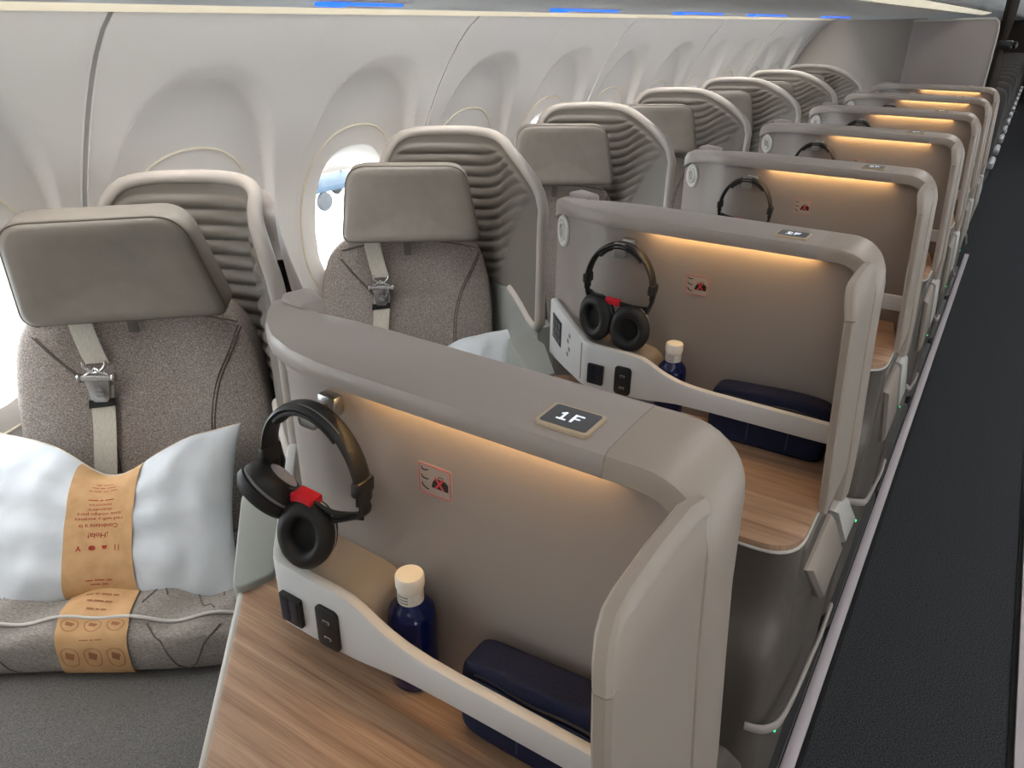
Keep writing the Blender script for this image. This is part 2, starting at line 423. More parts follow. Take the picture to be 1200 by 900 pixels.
# shade: lowered part-way strip at the top of every window
shade_pts = [(y, z) for y, z in pane_pts if z > WZ+0.105]
shade = finish('window_shade', prism(shade_pts, -1.640, -1.636, 'x'), 'wall', wall)
added_blind = finish('added_light_blind', prism(pane_pts, -1.634, -1.631, 'x'), 'wall', wallr)  # unseen; added to cut the daylight from some far-side windows
first_blind = [0]
def seam():
    zs = [0.0+1.614*i/40 for i in range(41)]
    s = []
    for z in zs:
        x = smooth_tab(PROF, z); s.append([(x-0.005, -0.016, z), (x-0.005, 0.016, z), (x-0.014, 0.016, z), (x-0.014, -0.016, z)])
    return loft(s)
def seambead(sg):
    return tube([(smooth_tab(PROF, 1.614*i/40)-0.001, sg*0.0075, 1.614*i/40) for i in range(41)], 0.0024, 6, up=(1, 0, 0))
sm = finish('seam_strip', seam(), 'seal', wall, 60)
sb1 = finish('seam_bead', seambead(-1), 'wall', wall, 60); sb2 = finish('seam_bead', seambead(1), 'wall', wall, 60)
protoW = [(pA, -1), (pB, 1)]
for o in (pA, pB, bead, pane, shade, sm, sb1, sb2): o.hide_render = False
first = {}
def put(o, y, root):
    if o is added_blind and not first_blind[0]:
        first_blind[0] = 1; o.location = (0, y, 0); return o
    if o.name not in first and root is wall:
        first[o.name] = 1; o.location = (0, y, 0); return o
    c = o.copy(); COL.objects.link(c); c.parent = root; c.location = (0, y, 0); return c
for root in (wall, wallr):
    for k in range(-2, 11):
        ys = SEAM0+2*WP*k
        put(sm, ys, root); put(sb1, ys, root); put(sb2, ys, root)
        for o, off in ((pA, 0.5*WP), (pB, 1.5*WP)):
            y = ys+off; put(o, y, root); put(bead, y, root); put(pane, y, root)
            put(shade, y, root)
            if root is wallr and (k*2+(0 if o is pA else 1)) % 3 == 0: put(added_blind, y, root)
# skin behind the sidewall so that no light leaks: closed ends
struct(finish('wall_front', box((0.135, Y0+0.02, 1.05), (3.6, 0.04, 2.3)), 'part2'))
struct(finish('wall_back', box((0.135, 21.9, 1.05), (3.6, 0.04, 2.3)), 'curtain'))

# ---- overhead bins and ceiling
def bin_profile(sgn):
    pts = [(-1.225, 1.6115), (-1.205, 1.620), (-0.9, 1.633), (-0.60, 1.640), (-0.475, 1.652), (-0.395, 1.676), (-0.37, 1.70), (-0.33, 1.78), (-0.30, 1.92), (-0.30, 2.02), (-1.30, 2.02), (-1.30, 1.69), (-1.285, 1.682), (-1.222, 1.680), (-1.222, 1.640)]
    return [(x if sgn > 0 else mir(x), z) for x, z in pts]
for nm, sg in (('ceiling_bin_left', 1), ('ceiling_bin_right', -1)):
    o = finish(nm, prism(bin_profile(sg), Y0, 21.9, 'y'), 'bin', None, 30); struct(o, 'overhead luggage bin row')
    o.name = 'trim_5' if sg > 0 else 'trim_6'
struct(finish('ceiling', prism([(-1.5, 2.05), (-0.3, 2.02), (-0.1, 2.10), (0.37, 2.10), (0.57, 2.02), (1.8, 2.05), (1.8, 2.2), (-1.5, 2.2)], Y0, 21.9, 'y'), 'ceil'))
# ceiling lamp strip over the aisle
tag(finish('ceiling_lamp', box((0.135, 10.2, 2.094), (0.30, 22.6, 0.010), 0.002), 'ceillamp'), 'long pale light strip along the aisle ceiling', 'lamp')
# cove lamps behind the bin edge, washing the sidewalls
for sg in (1, -1):
    x = -1.255 if sg > 0 else mir(-1.255)
    tag(finish('cove_lamp', box((x, 2.25, 1.674), (0.040, 7.1, 0.005)), 'cove'), 'warm strip lamp along the top of the %s sidewall' % ('window' if sg > 0 else 'far'), 'lamp')
for sg in (1, -1):
    S__ = []
    for x_, z_ in ((-1.3035, 1.608), (-1.2945, 1.6165), (-1.2910, 1.6150), (-1.3090, 1.6000), (-1.3115, 1.6025)):
        S__.append((x_ if sg > 0 else mir(x_), z_))
    tag(finish('wall_light_lens', prism(S__, Y0, 6.3, 'y'), 'lens'), 'cream light lens along the top edge of the %s sidewall' % ('window' if sg > 0 else 'far'), 'light')
# cream light lenses along the bin edge, one per bin
for k in range(8):
    y0 = -0.35+1.04*k
    tag(finish('bin_light_lens', box((-0.438, y0+0.5, 1.6635), (0.060, 1.0, 0.007), 0.002, Matrix.Rotation(-math.atan2(0.024, 0.08), 3, 'Y')), 'cream'), '%s cream light lens under the bin edge, counting from the front' % ('first', 'second', 'third', 'fourth', 'fifth', 'sixth', 'seventh', 'last')[k], 'light', 'bin edge light lenses')
# blue lit row signs under the bins
for i, (a, b) in enumerate([(1.14, 1.36), (2.02, 2.40), (2.92, 3.40), (3.82, 4.40), (5.30, 6.05)]):
    words = ['nearest blue', 'second blue', 'third blue', 'fourth blue', 'farthest blue'][i]
    t = thing('row_sign_lamp', words+' lit sign bar under the overhead bin', 'sign lamp', (-1.15, (a+b)/2, 1.612), 'blue lit signs')
    finish('housing', box((-1.15, (a+b)/2, 1.627), (0.05, b-a+0.04, 0.012), 0.003), 'bin', t)
    finish('lens', box((-1.15, (a+b)/2, 1.6185), (0.022, b-a, 0.006), 0.002), 'blue', t)
    finish('indicator', box((-1.15, a+0.02, 1.6165), (0.034, 0.05, 0.008), 0.002), 'blue', t)

# ---- outside: apron seen through the windows
struct(finish('ground_apron', box((-20, 15, -3.7), (80, 120, 0.2)), 'apron'))
pm = finish('apron_marking', box((-13.9, 13.2, -3.595), (9.0, 0.9, 0.01), 0, Matrix.Rotation(0.56, 3, 'Z')), 'apronpaint'); tag(pm, 'orange painted line on the apron outside the window', 'marking')
ct = thing('baggage_cart', 'blue baggage cart parked on the apron outside the window', 'cart', (-17.3, 16.8, -3.6))
finish('deck', box((-17.3, 16.8, -3.0), (1.5, 2.6, 0.15), 0.04), 'cartblue', ct)
finish('canopy', box((-17.3, 16.8, -1.5), (1.5, 2.6, 0.1), 0.04), 'cartblue', ct)
for sx in (-0.7, 0.7):
    for sy in (-1.2, 1.2):
        finish('post', box((-17.3+sx, 16.8+sy, -2.25), (0.07, 0.07, 1.5), 0.01), 'cartblue', ct)
        finish('wheel', revolve([(0.0, -0.08), (0.24, -0.08), (0.27, -0.04), (0.27, 0.04), (0.24, 0.08), (0.0, 0.08)], 20, 'x', (-17.3+sx, 16.8+sy*0.8, -3.33)), 'tyre', ct)

# ---- rear partition, curtain, economy seats beyond
pt = struct(finish('wall_partition', prism(fillet([(-0.75, 0.0), (-0.255, 0.0), (-0.255, 1.625), (-0.75, 1.60)], [0, 0, 0.035, 0]), 6.10, 6.16, 'y', 0.004), 'part'), 'grey-brown cabin partition behind the last row')
finish('edge_trim', tube([(-0.252, 6.098, 0.02), (-0.252, 6.098, 1.55), (-0.258, 6.098, 1.595), (-0.28, 6.098, 1.622), (-0.75, 6.098, 1.603)], 0.006, 6), 'trim', pt)
struct(finish('wall_partition_window_side', prism([(-1.6, 0), (-0.70, 0), (-0.70, 1.62), (-1.28, 1.60), (-1.40, 1.53), (-1.51, 1.36), (-1.6, 1.1)], 6.34, 6.38, 'y', 0.003), 'part2'), 'paler partition panel next to the sidewall')
bpy.data.objects['wall_partition'].name = 'wall_partition'
def curtain():
    secs = []
    for k in range(30):
        z = 0.15+1.62*k/29; pinch = 1-0.55*math.exp(-((z-1.47)/0.10)**2); row = []
        for i in range(33):
            t = i/32; row.append((-0.215+0.03*math.sin(t*PI*9)*pinch, 6.20+0.16*(t-0.5)*2*pinch*0.8+0.06, z))
        for i in range(32, -1, -1):
            t = i/32; row.append((-0.225+0.03*math.sin(t*PI*9)*pinch, 6.20+0.16*(t-0.5)*2*pinch*0.8+0.06, z))
        secs.append(row)
    return loft(secs)
ctn = thing('cabin_curtain', 'dark brown cabin curtain gathered beside the rear partition', 'curtain', (-0.22, 6.26, 0.15))
finish('cloth', curtain(), 'curtain', ctn, 60)
finish('tie_band', box((-0.20, 6.26, 1.47), (0.085, 0.19, 0.05), 0.01), 'black', ctn)
finish('tie_knob', revolve([(0, 0), (0.02, 0.004), (0.024, 0.02), (0.012, 0.03), (0, 0.032)], 16, 'x', (-0.16, 6.22, 1.47)), 'black', ctn)
def econ_row():
    t = thing('economy_seat_row', 'x', 'seat', (-0.7, 0, 0), 'economy seats beyond the partition')
    for i in range(3):
        x = -0.33-0.47*i
        bk = superbox(8, (0.215, 0.05, 0.34), 7); bmesh.ops.rotate(bk, cent=(0, 0, 0), matrix=Matrix.Rotation(-0.2, 3, 'X'), verts=bk.verts[:]); bmesh.ops.translate(bk, vec=(x, 0.28, 0.82), verts=bk.verts[:])
        finish('backrest', bk, 'econ', t, 60)
        cs = superbox(8, (0.215, 0.23, 0.055), 6); bmesh.ops.translate(cs, vec=(x, 0.03, 0.44), verts=cs.verts[:])
        finish('seat', cs, 'econ', t, 60)
    for i in range(4):
        finish('armrest', box((-0.105-0.47*i, 0.08, 0.64), (0.045, 0.36, 0.05), 0.015), 'econ_metal', t)
    for x in (-0.28, -1.1):
        finish('leg', tube([(x, -0.12, 0.40), (x, -0.05, 0.2), (x, -0.14, 0.01)], 0.018, 8), 'econ_metal', t)
        finish('leg', tube([(x, 0.18, 0.40), (x, 0.14, 0.2), (x, 0.24, 0.01)], 0.018, 8), 'econ_metal', t)
    finish('track_cover', box((-0.20, 0.05, 0.03), (0.05, 0.6, 0.05), 0.01), 'econ_metal', t)
    return t
e0 = econ_row(); e0.location = (-0.7, 6.85, 0); e0['label'] = 'dark economy seat row just behind the partition'
EL = ['second', 'third', 'fourth', 'fifth', 'sixth', 'seventh', 'eighth', 'ninth', 'tenth', 'eleventh', 'farthest']
for k in range(11):
    e1 = copy_tree(e0); e1.location = (-0.7, 6.85+0.78*(k+1), 0); e1['label'] = EL[k]+' dark economy seat row behind the rear partition'
for nm, xx in (('wall_aft_left', -1.60), ('wall_aft_right', mir(-1.60))):
    struct(finish(nm, box((xx, 17.2, 1.0), (0.04, 9.4, 2.2)), 'wall'))
for x in (-1.312, mir(-1.312)):
    o = finish('trim_light_block', box((x, 10.3, 1.86), (0.02, 23.2, 0.49)), 'bin'); struct(o)  # unseen cover plates added to stop sky light leaking in above the sidewalls

# ================================================================== SUITE DIVIDER (row 0 built in place, then copied aft)
ORD = ['nearest', 'second', 'third', 'fourth', 'fifth', 'sixth', 'farthest']
div = thing('suite_divider', 'x', 'seat divider', (-0.45, 0.45, 0), 'suite dividers along the aisle')
# plan curve of the vertical panel (front face), aisle end to window end
PLAN = smooth_path([(-0.140, 0.558, 0), (-0.30, 0.558, 0), (-0.45, 0.558, 0), (-0.57, 0.558, 0), (-0.64, 0.563, 0), (-0.70, 0.583, 0), (-0.755, 0.622, 0), (-0.80, 0.668, 0), (-0.838, 0.705, 0), (-0.872, 0.742, 0)], 5)
def plan_norm(i):
    t = PLAN[min(i+1, len(PLAN)-1)]-PLAN[max(i-1, 0)]; t.normalize(); return Vector((-t.y, t.x, 0))   # points towards -Y (front)
secs = []
for i, p in enumerate(PLAN):
    n = plan_norm(i); 
    if n.y > 0: n = -n
    b = p-n*0.028
    zt = (1.228-0.03*sstep(-0.20, -0.15, p.x)) if p.x > -0.66 else 1.228-0.02*sstep(0.66, 0.87, -p.x)
    secs.append([(p.x, p.y, 0.30), (p.x, p.y, zt), (b.x, b.y, zt), (b.x, b.y, 0.30)])
finish('divider_panel', loft(secs), 'panel', div, 40)
# cap: wide lid along the top, narrowing at the window end
def sec_cap(front, rear, zt, th):
    """rounded cross-section between a front and a rear plan point"""
    f, r = Vector(front), Vector(rear); d = (r-f); L = d.length; d.normalize(); b = min(0.007, th*0.4)
    prof = [(0.001, -th), (0, -th+0.001), (0, -b*1.3), (b*0.35, -b*0.35), (b*1.3, 0), (L*0.33, 0.0015), (L*0.67, 0.0015), (L-b*1.3, 0), (L-b*0.35, -b*0.35), (L, -b*1.3), (L, -th+0.001), (L-0.001, -th), (L-0.003, -th+0.012), (0.0095, -th+0.012), (0.009, -th)]
    return [(f.x+d.x*s, f.y+d.y*s, zt+h) for s, h in prof]
st = [(-0.240, 0.533, -0.240, 0.655, 1.250, 0.026), (-0.40, 0.533, -0.40, 0.657, 1.250, 0.026), (-0.53, 0.533, -0.53, 0.659, 1.250, 0.026), (-0.60, 0.535, -0.60, 0.660, 1.250, 0.026),
      (-0.655, 0.545, -0.65, 0.661, 1.249, 0.027), (-0.712, 0.568, -0.69, 0.662, 1.247, 0.028), (-0.762, 0.602, -0.725, 0.664, 1.244, 0.030), (-0.802, 0.640, -0.757, 0.676, 1.240, 0.034),
      (-0.835, 0.676, -0.795, 0.706, 1.234, 0.038), (-0.860, 0.710, -0.83, 0.737, 1.222, 0.040), (-0.874, 0.735, -0.852, 0.760, 1.206, 0.036)]
finish('cap', loft([sec_cap((a, b), (c, d), z, t) for a, b, c, d, z, t in st]), 'shell', div, 45)
# corner arch: cap turning down at the aisle
def arch():
    S = []
    path = [(-0.2396, 1.250, 0.0)]
    cx, cz, R = -0.205, 1.172, 0.078
    for k in range(0, 11):
        a = PI/2*(1-k/10); path.append((cx+R*math.cos(a)*0.96, cz+R*math.sin(a), 0))
    path += [(-0.125, 1.08, 0), (-0.119, 0.98, 0), (-0.111, 0.86, 0), (-0.109, 0.80, 0), (-0.109, 0.76, 0)]
    N = len(path)
    for i, (x, z, _) in enumerate(path):
        x0, z0, _ = path[max(i-1, 0)]; x1, z1, _ = path[min(i+1, N-1)]
        t = Vector((x1-x0, z1-z0)).normalized(); n = Vector((-t.y, t.x))          # outward
        if n.dot(Vector((x+0.3, z-0.9))) < 0: n = -n
        g = sstep(1.22, 0.7, z)
        yf = 0.533-0.012*sstep(1.25, 1.1, z)+0.02*g; yr = 0.655+0.01*g
        L = yr-yf; th = 0.026; b = 0.0075; kk = sstep(1.2495, 1.12, z)
        prof = [(0.001, -th), (0, -th+0.001), (0, -b*1.4), (b*0.4, -b*0.4), (b*1.4, 0), (L*0.35, 0.0015+0.0015*kk), (L*0.62, 0.0015-0.0015*kk), (L*0.86, -0.008*kk), (L-0.006+0.001*kk, -0.0008-0.015*kk), (L-0.001, -0.006-0.014*kk), (L, -th+0.001), (L-0.002, -th)]
        S.append([(x+n.x*h, yf+s, z+n.y*h) for s, h in prof])
    return loft(S)
finish('corner_arch', arch(), 'wing', div, 45)
# forward wing at the aisle end: inset panel and edge band with a seam
def wx(z): return -0.150+(1.194-z)*0.058 if z < 1.194 else -0.150-0.30*(z-1.194)    # inner face x
WOUT = [(0.548, 1.230), (0.518, 1.2375), (0.45, 1.2395), (0.395, 1.238), (0.374, 1.234), (0.358, 1.224), (0.346, 1.209), (0.339, 1.193), (0.338, 1.15), (0.340, 1.09), (0.346, 1.0), (0.352, 0.92), (0.358, 0.84)]
def band(o, w):      # shrink the wing outline inward (towards +Y / -Z)
    out = []
    for y, z in o:
        k = sstep(0.339, 0.40, y); out.append((y+w*(1-k), z-w*k))
    return out
def plate(outer, t0, t1, zmin=0.84, back=0.54):
    S = []
    for y, z in outer:
        S.append([(wx(z)+t0, y, z), (wx(z)+t1, y, z), (wx(z)+t1, back, z-0.0), (wx(z)+t0, back, z)])
    return S
inner = band(WOUT, 0.013)
def edge_band(a, b):
    S = []
    for (y, z), (yi, zi) in list(zip(WOUT, inner))[a:b]:
        S.append([(wx(zi)+0.000, yi, zi), (wx(z)+0.000, y+0.003*(yi-y)/0.013, z+0.003*(zi-z)/0.013), (wx(z)+0.003, y, z), (wx(z)+0.012, y, z), (wx(z)+0.0155, y+0.004*(yi-y)/0.013, z+0.004*(zi-z)/0.013), (wx(zi)+0.0155, yi, zi)])
    return loft(S)
finish('wing_edge', edge_band(0, 8), 'wing', div, 24)
S_ = WOUT[7]; WOUT[7] = (0.339, 1.1915); inner = band(WOUT, 0.013)
finish('wing_post', edge_band(7, len(WOUT)), 'wing', div, 24)
def wing_panel():
    bm = bmesh.new(); rows = []
    for y, z in inner:
        rows.append([bm.verts.new((wx(z)+d, yy, z)) for d in (0.002, 0.0135) for yy in (y+0.0008, 0.545)])
    for a, b in zip(rows, rows[1:]):
        bm.faces.new((a[0], a[1], b[1], b[0])); bm.faces.new((a[2], b[2], b[3], a[3])); bm.faces.new((a[0], b[0], b[2], a[2]))
    bm.faces.new(rows[-1][:2]+[rows[-1][3], rows[-1][2]])
    bmesh.ops.remove_doubles(bm, verts=bm.verts[:], dist=1e-5)
    return bm
finish('wing_panel', wing_panel(), 'wing', div, 50)
# light strip under the cap lip
finish('light_strip', box((-0.385, 0.5500, 1.2345), (0.34, 0.008, 0.0024), 0.0008), 'led', div)
finish('cap_light_block', box((-0.2398, 0.5385, 1.2345), (0.012, 0.004, 0.019), 0.0005), 'panel', div)  # hidden plate added to stop strip light leaking through the cap seam
# seat number display on the cap
dsp = finish('number_display', prism(rrect(0.058, 0.046, 0.005, 4, (-0.2925, 0.569)), 1.2485, 1.2548, 'z', 0.0012), 'dframe', div)
finish('display_screen', prism(rrect(0.050, 0.038, 0.003, 4, (-0.2925, 0.569)), 1.2546, 1.2552, 'z'), 'screen', dsp)
# headphone hook
hk = finish('headphone_hook', prism(fillet([(-0.620, 1.170), (-0.592, 1.170), (-0.592, 1.200), (-0.620, 1.200)], 0.006, 4), 0.516, 0.524, 'y', 0.002), 'metal', div)
finish('hook_arm', box((-0.604, 0.536, 1.190), (0.014, 0.034, 0.010), 0.003), 'metal', hk)
finish('hook_base', box((-0.600, 0.551, 1.190), (0.030, 0.016, 0.026), 0.005), 'metal', hk)
# round reading lamp on the curved end
_i = min(range(len(PLAN)), key=lambda i: abs(PLAN[i].x+0.826)); _n = plan_norm(_i); _n = _n if _n.y < 0 else -_n
def disc(prof, off=0.0):
    bm = revolve(prof, 32, 'y'); R_ = Vector((0, -1, 0)).rotation_difference(_n).to_matrix()
    bmesh.ops.rotate(bm, cent=(0, 0, 0), matrix=R_, verts=bm.verts[:]); c = PLAN[_i]+_n*off
    bmesh.ops.translate(bm, vec=(c.x, c.y, 1.156), verts=bm.verts[:]); return bm
lp = finish('reading_lamp', disc([(0, 0.004), (0.036, 0.004), (0.037, -0.004), (0.034, -0.008), (0.027, -0.008), (0.026, -0.004), (0.0, -0.004)]), 'lamp', div)
finish('lamp_ring', disc([(0.016, -0.003), (0.022, -0.003), (0.022, -0.009), (0.0205, -0.0105), (0.0175, -0.0105), (0.016, -0.009), (0.016, -0.003)]), 'lamp', lp)
finish('lamp_lens', disc([(0, -0.003), (0.012, -0.003), (0.011, -0.008), (0, -0.009)]), 'frame', lp)
# sticker
def splate(x0, x1, z0, z1, y, r=0.003, th=0.0003): return prism(rrect(x1-x0, z1-z0, r, 4, ((x0+x1)/2, (z0+z1)/2)), y-th, y, 'y')
SX, SZ, SY = -0.4535, 1.130, 0.558
stk = finish('sticker', splate(SX-0.024, SX+0.024, SZ-0.021, SZ+0.021, SY), 'sticker', div)
def border():
    o = rrect(0.045, 0.039, 0.003, 4, (SX, SZ)); i = rrect(0.0430, 0.0370, 0.002, 4, (SX, SZ)); y0, y1 = SY-0.0006, SY-0.0003
    S = [[(a[0], y1, a[1]), (a[0], y0, a[1]), (b[0], y0, b[1]), (b[0], y1, b[1])] for a, b in zip(o, i)]
    return loft(S, loop=True)
finish('sticker_border', border(), 'stkred', stk)
for k in range(3):
    zc = SZ+0.0125-0.0105*k; tilt = (-0.0012, 0.0, 0.0022)[k]
    pts = [(SX-0.0195, zc+0.0022), (SX-0.0182, zc+0.0026), (SX-0.0165, zc-0.0002), (SX-0.0120, zc-0.0010-tilt), (SX-0.0085, zc-0.0002-tilt*1.5), (SX-0.0088, zc-0.0018-tilt*1.5), (SX-0.0120, zc-0.0027-tilt), (SX-0.0175, zc-0.0020)]
    finish('seat_symbol', prism(pts, SY-0.0006, SY-0.0003, 'y'), 'stkblack', stk)
bag = finish('bag_symbol', merge(prism([(SX-0.005, SZ-0.0085), (SX+0.0185, SZ-0.0085), (SX+0.0185, SZ+0.001), (SX+0.014, SZ+0.0045), (SX+0.001, SZ+0.0045), (SX-0.003, SZ-0.001)], SY-0.0006, SY-0.0003, 'y'),
                                 tube([(SX+0.005, SY-0.0004, SZ+0.004), (SX+0.006, SY-0.0004, SZ+0.008), (SX+0.011, SY-0.0004, SZ+0.008), (SX+0.012, SY-0.0004, SZ+0.004)], 0.0006, 5)), 'stkblack', stk)
for s in (-1, 1):
    b_ = box((0, 0, 0), (0.0185, 0.0003, 0.0026)); bmesh.ops.rotate(b_, cent=(0, 0, 0), matrix=Matrix.Rotation(s*0.9, 3, 'Y'), verts=b_.verts[:]); bmesh.ops.translate(b_, vec=(SX+0.0065, SY-0.0008, SZ-0.001), verts=b_.verts[:])
    finish('cross_stroke', b_, 'stkred', stk)
# ---- console: fascia with the swooping rail, lid
FAS = [(-0.848, 0.680, 0.846, 0.990), (-0.750, 0.578, 0.868, 0.991), (-0.668, 0.492, 0.889, 0.992), (-0.655, 0.480, 0.892, 0.992), (-0.640, 0.473, 0.893, 0.992), (-0.590, 0.471, 0.894, 0.991), (-0.545, 0.471, 0.896, 0.991), (-0.522, 0.471, 0.897, 0.989),
       (-0.505, 0.471, 0.899, 0.983), (-0.485, 0.471, 0.902, 0.973), (-0.465, 0.471, 0.905, 0.965), (-0.440, 0.471, 0.908, 0.958), (-0.410, 0.471, 0.909, 0.954), (-0.370, 0.471, 0.910, 0.952), (-0.25, 0.471, 0.910, 0.951), (-0.141, 0.471, 0.910, 0.950)]
def fascia():
    S = []
    for i, (x, y, zb, zt) in enumerate(FAS):
        x0, y0 = FAS[max(i-1, 0)][:2]; x1, y1 = FAS[min(i+1, len(FAS)-1)][:2]
        t = Vector((x1-x0, y1-y0)).normalized(); n = Vector((-t.y, t.x)); n = n if n.y > 0 else -n      # inward
        w = 0.015; b = 0.004
        prof = [(b*0.3, zb+b*0.3), (0, zb+b), (0, zt-b*1.3), (b*0.4, zt-b*0.4), (b*1.3, zt), (w-b, zt), (w-b*0.3, zt-b*0.3), (w, zt-b), (w, zb+b), (w-b, zb), (b, zb)]
        S.append([(x+n.x*a, y+n.y*a, z) for a, z in prof])
    return loft(S)
fas = finish('console_fascia', fascia(), 'fascia', div, 40)
def lid():
    S = []
    for x, zt in ((-0.842, 0.983), (-0.75, 0.984), (-0.66, 0.985), (-0.60, 0.985), (-0.545, 0.984), (-0.525, 0.980), (-0.510, 0.970), (-0.500, 0.950), (-0.496, 0.925), (-0.495, 0.885)):
        yf = (0.480+(-0.66-x)*1.07 if x < -0.655 else 0.483)+0.004
        k = min(range(len(PLAN)), key=lambda i: abs(PLAN[i].x-x)); yb = max(PLAN[k].y+0.003, yf+0.004)
        S.append([(x, yf, 0.902), (x, yf, max(zt, 0.905)), (x, yb, max(zt, 0.905)), (x, yb, 0.902)])
    return loft(S)
finish('console_lid', lid(), 'lid', div, 50)
# power socket and usb plate
so = finish('power_socket', prism(fillet([(-0.636, 0.908), (-0.600, 0.908), (-0.600, 0.952), (-0.636, 0.952)], 0.003, 3), 0.4655, 0.4715, 'y', 0.0008), 'black', fas)
us = finish('usb_plate', prism(rrect(0.036, 0.062, 0.008, 5, (-0.556, 0.931)), 0.4665, 0.4715, 'y', 0.001), 'black', fas)
def sub(name, bm, m, par):
    return finish(name, bm, m, par)
for x, z, w, h in ((-0.628, 0.938, 0.004, 0.010), (-0.609, 0.938, 0.004, 0.010), (-0.6185, 0.923, 0.007, 0.007), (-0.618, 0.9445, 0.018, 0.003)):
    sub('socket_hole', box((x, 0.4652, z), (w, 0.001, h)), 'hole', fas)
for x in (-0.6265, -0.6105):
    sub('socket_face', box((x, 0.4650, 0.931), (0.0125, 0.0012, 0.036), 0.0004), 'zip', fas)
for z in (0.942, 0.916):
    sub('usb_port', box((-0.556, 0.4663, z), (0.011, 0.0012, 0.0045), 0.0004), 'metal', fas)
    sub('usb_hole', box((-0.556, 0.4658, z), (0.008, 0.0012, 0.002)), 'hole', fas)
# controls on the slanted left face
_a, _b = Vector(FAS[0][:2]), Vector(FAS[3][:2]); _d = (_b-_a).normalized(); _nn = Vector((_d.y, -_d.x)); _nn = _nn if _nn.y < 0 else -_nn
def slant(s0, s1, z0, z1, d0, d1, bev=0.0):
    bm = bmesh.new(); q = []
    for d in (d0, d1):
        for s, z in ((s0, z0), (s1, z0), (s1, z1), (s0, z1)):
            p = _a+_d*s+_nn*d; q.append(bm.verts.new((p.x, p.y, z)))
    for f in ((0, 1, 2, 3), (7, 6, 5, 4), (0, 4, 5, 1), (1, 5, 6, 2), (2, 6, 7, 3), (3, 7, 4, 0)): bm.faces.new([q[i] for i in f])
    bmesh.ops.recalc_face_normals(bm, faces=bm.faces[:]); bevel(bm, bev); return bm
sub('seat_control', slant(0.030, 0.105, 0.905, 0.965, -0.002, 0.0022, 0.0006), 'black', fas)
for r_ in range(3):
    for c_ in range(3):
        sub('control_key', slant(0.036+0.023*c_, 0.054+0.023*c_, 0.911+0.017*r_, 0.924+0.017*r_, 0.002, 0.0032), 'screen', fas)
for r_ in range(4):
    sub('printed_symbol', slant(0.155+0.012*(r_ % 2), 0.170+0.012*(r_ % 2), 0.908+0.016*r_, 0.918+0.016*r_, 0.0, 0.0006), 'grey_ink', fas)
# ---- table
TB = fillet([(-0.808, 0.545), (-0.50, 0.205), (-0.128, 0.205), (-0.128, 0.375), (-0.158, 0.556), (-0.72, 0.60)], [0.012, 0.05, 0.072, 0.0, 0, 0.0], 8)
finish('table_top', prism(TB, 0.838, 0.850, 'z', 0.0015), 'wood', div)
def grow(pts, d):
    c = Vector((-0.40, 0.42)); return [tuple(Vector(p)+(Vector(p)-c).normalized()*d) for p in pts]
finish('table_edge', prism(grow(TB, 0.003), 0.8335, 0.8385, 'z', 0.0015), 'trim', div)
finish('table_side_trim', box((-0.654, 0.370, 0.840), (0.46, 0.009, 0.020), 0.003, Matrix.Rotation(-math.atan2(0.340, 0.308), 3, 'Z')), 'trim', div)
# ---- body below the table: apron, shoulder, lower box
def column():
    S = []
    for z, yf, xr, rr in ((0.8335, 0.214, -0.133, 0.07), (0.78, 0.220, -0.132, 0.07), (0.72, 0.226, -0.131, 0.07), (0.685, 0.222, -0.130, 0.068), (0.665, 0.208, -0.129, 0.064), (0.645, 0.190, -0.128, 0.058), (0.615, 0.180, -0.127, 0.052), (0.57, 0.179, -0.126, 0.05), (0.30, 0.190, -0.124, 0.05), (0.065, 0.20, -0.124, 0.05)):
        pl = fillet([(-0.50, yf), (xr, yf), (xr, 0.60), (-0.50, 0.60)], [0.02, rr, 0, 0], 8)
        S.append([(x, y, z) for x, y in pl])
    return loft(S)
finish('lower_body', column(), 'body', div, 40)
finish('plinth', prism(fillet([(-0.49, 0.22), (-0.108, 0.22), (-0.108, 0.98), (-0.49, 0.98)], [0.02, 0.04, 0.02, 0], 5), 0.013, 0.068, 'z', 0.003), 'black', div)
# flank that runs aft below the wing, two facets standing proud of it
FL = [(0.30, 0.80), (0.62, 0.80), (0.80, 0.66), (0.94, 0.48), (0.955, 0.07), (0.30, 0.07)]
finish('flank', prism(FL, -0.40, -0.126, 'x', 0.012, 3), 'body', div, 40)
def facet(pts, lift):
    bm = bmesh.new(); c = Vector((0, 0, 0))
    for p in pts: c += Vector(p)/len(pts)
    o = [bm.verts.new(p) for p in pts]; i_ = [bm.verts.new(Vector(p)*0.9+c*0.1+Vector((lift, 0, 0))) for p in pts]
    k = [bm.verts.new((p[0]-0.02, p[1], p[2])) for p in pts]; n = len(pts)
    bm.faces.new(i_); bm.faces.new(k[::-1])
    for j in range(n):
        bm.faces.new((o[j], o[(j+1) % n], i_[(j+1) % n], i_[j])); bm.faces.new((k[j], k[(j+1) % n], o[(j+1) % n], o[j]))
    return bm
finish('flank_facet', facet([(-0.121, 0.320, 0.742), (-0.119, 0.499, 0.754), (-0.114, 0.83, 0.465), (-0.117, 0.655, 0.432)], 0.008), 'wing', div, 30)
finish('flank_facet', facet([(-0.118, 0.507, 0.757), (-0.110, 0.562, 0.764), (-0.106, 0.868, 0.530), (-0.113, 0.838, 0.470)], 0.008), 'trim', div, 30)  # paler material: the light on this facet is put into its colour
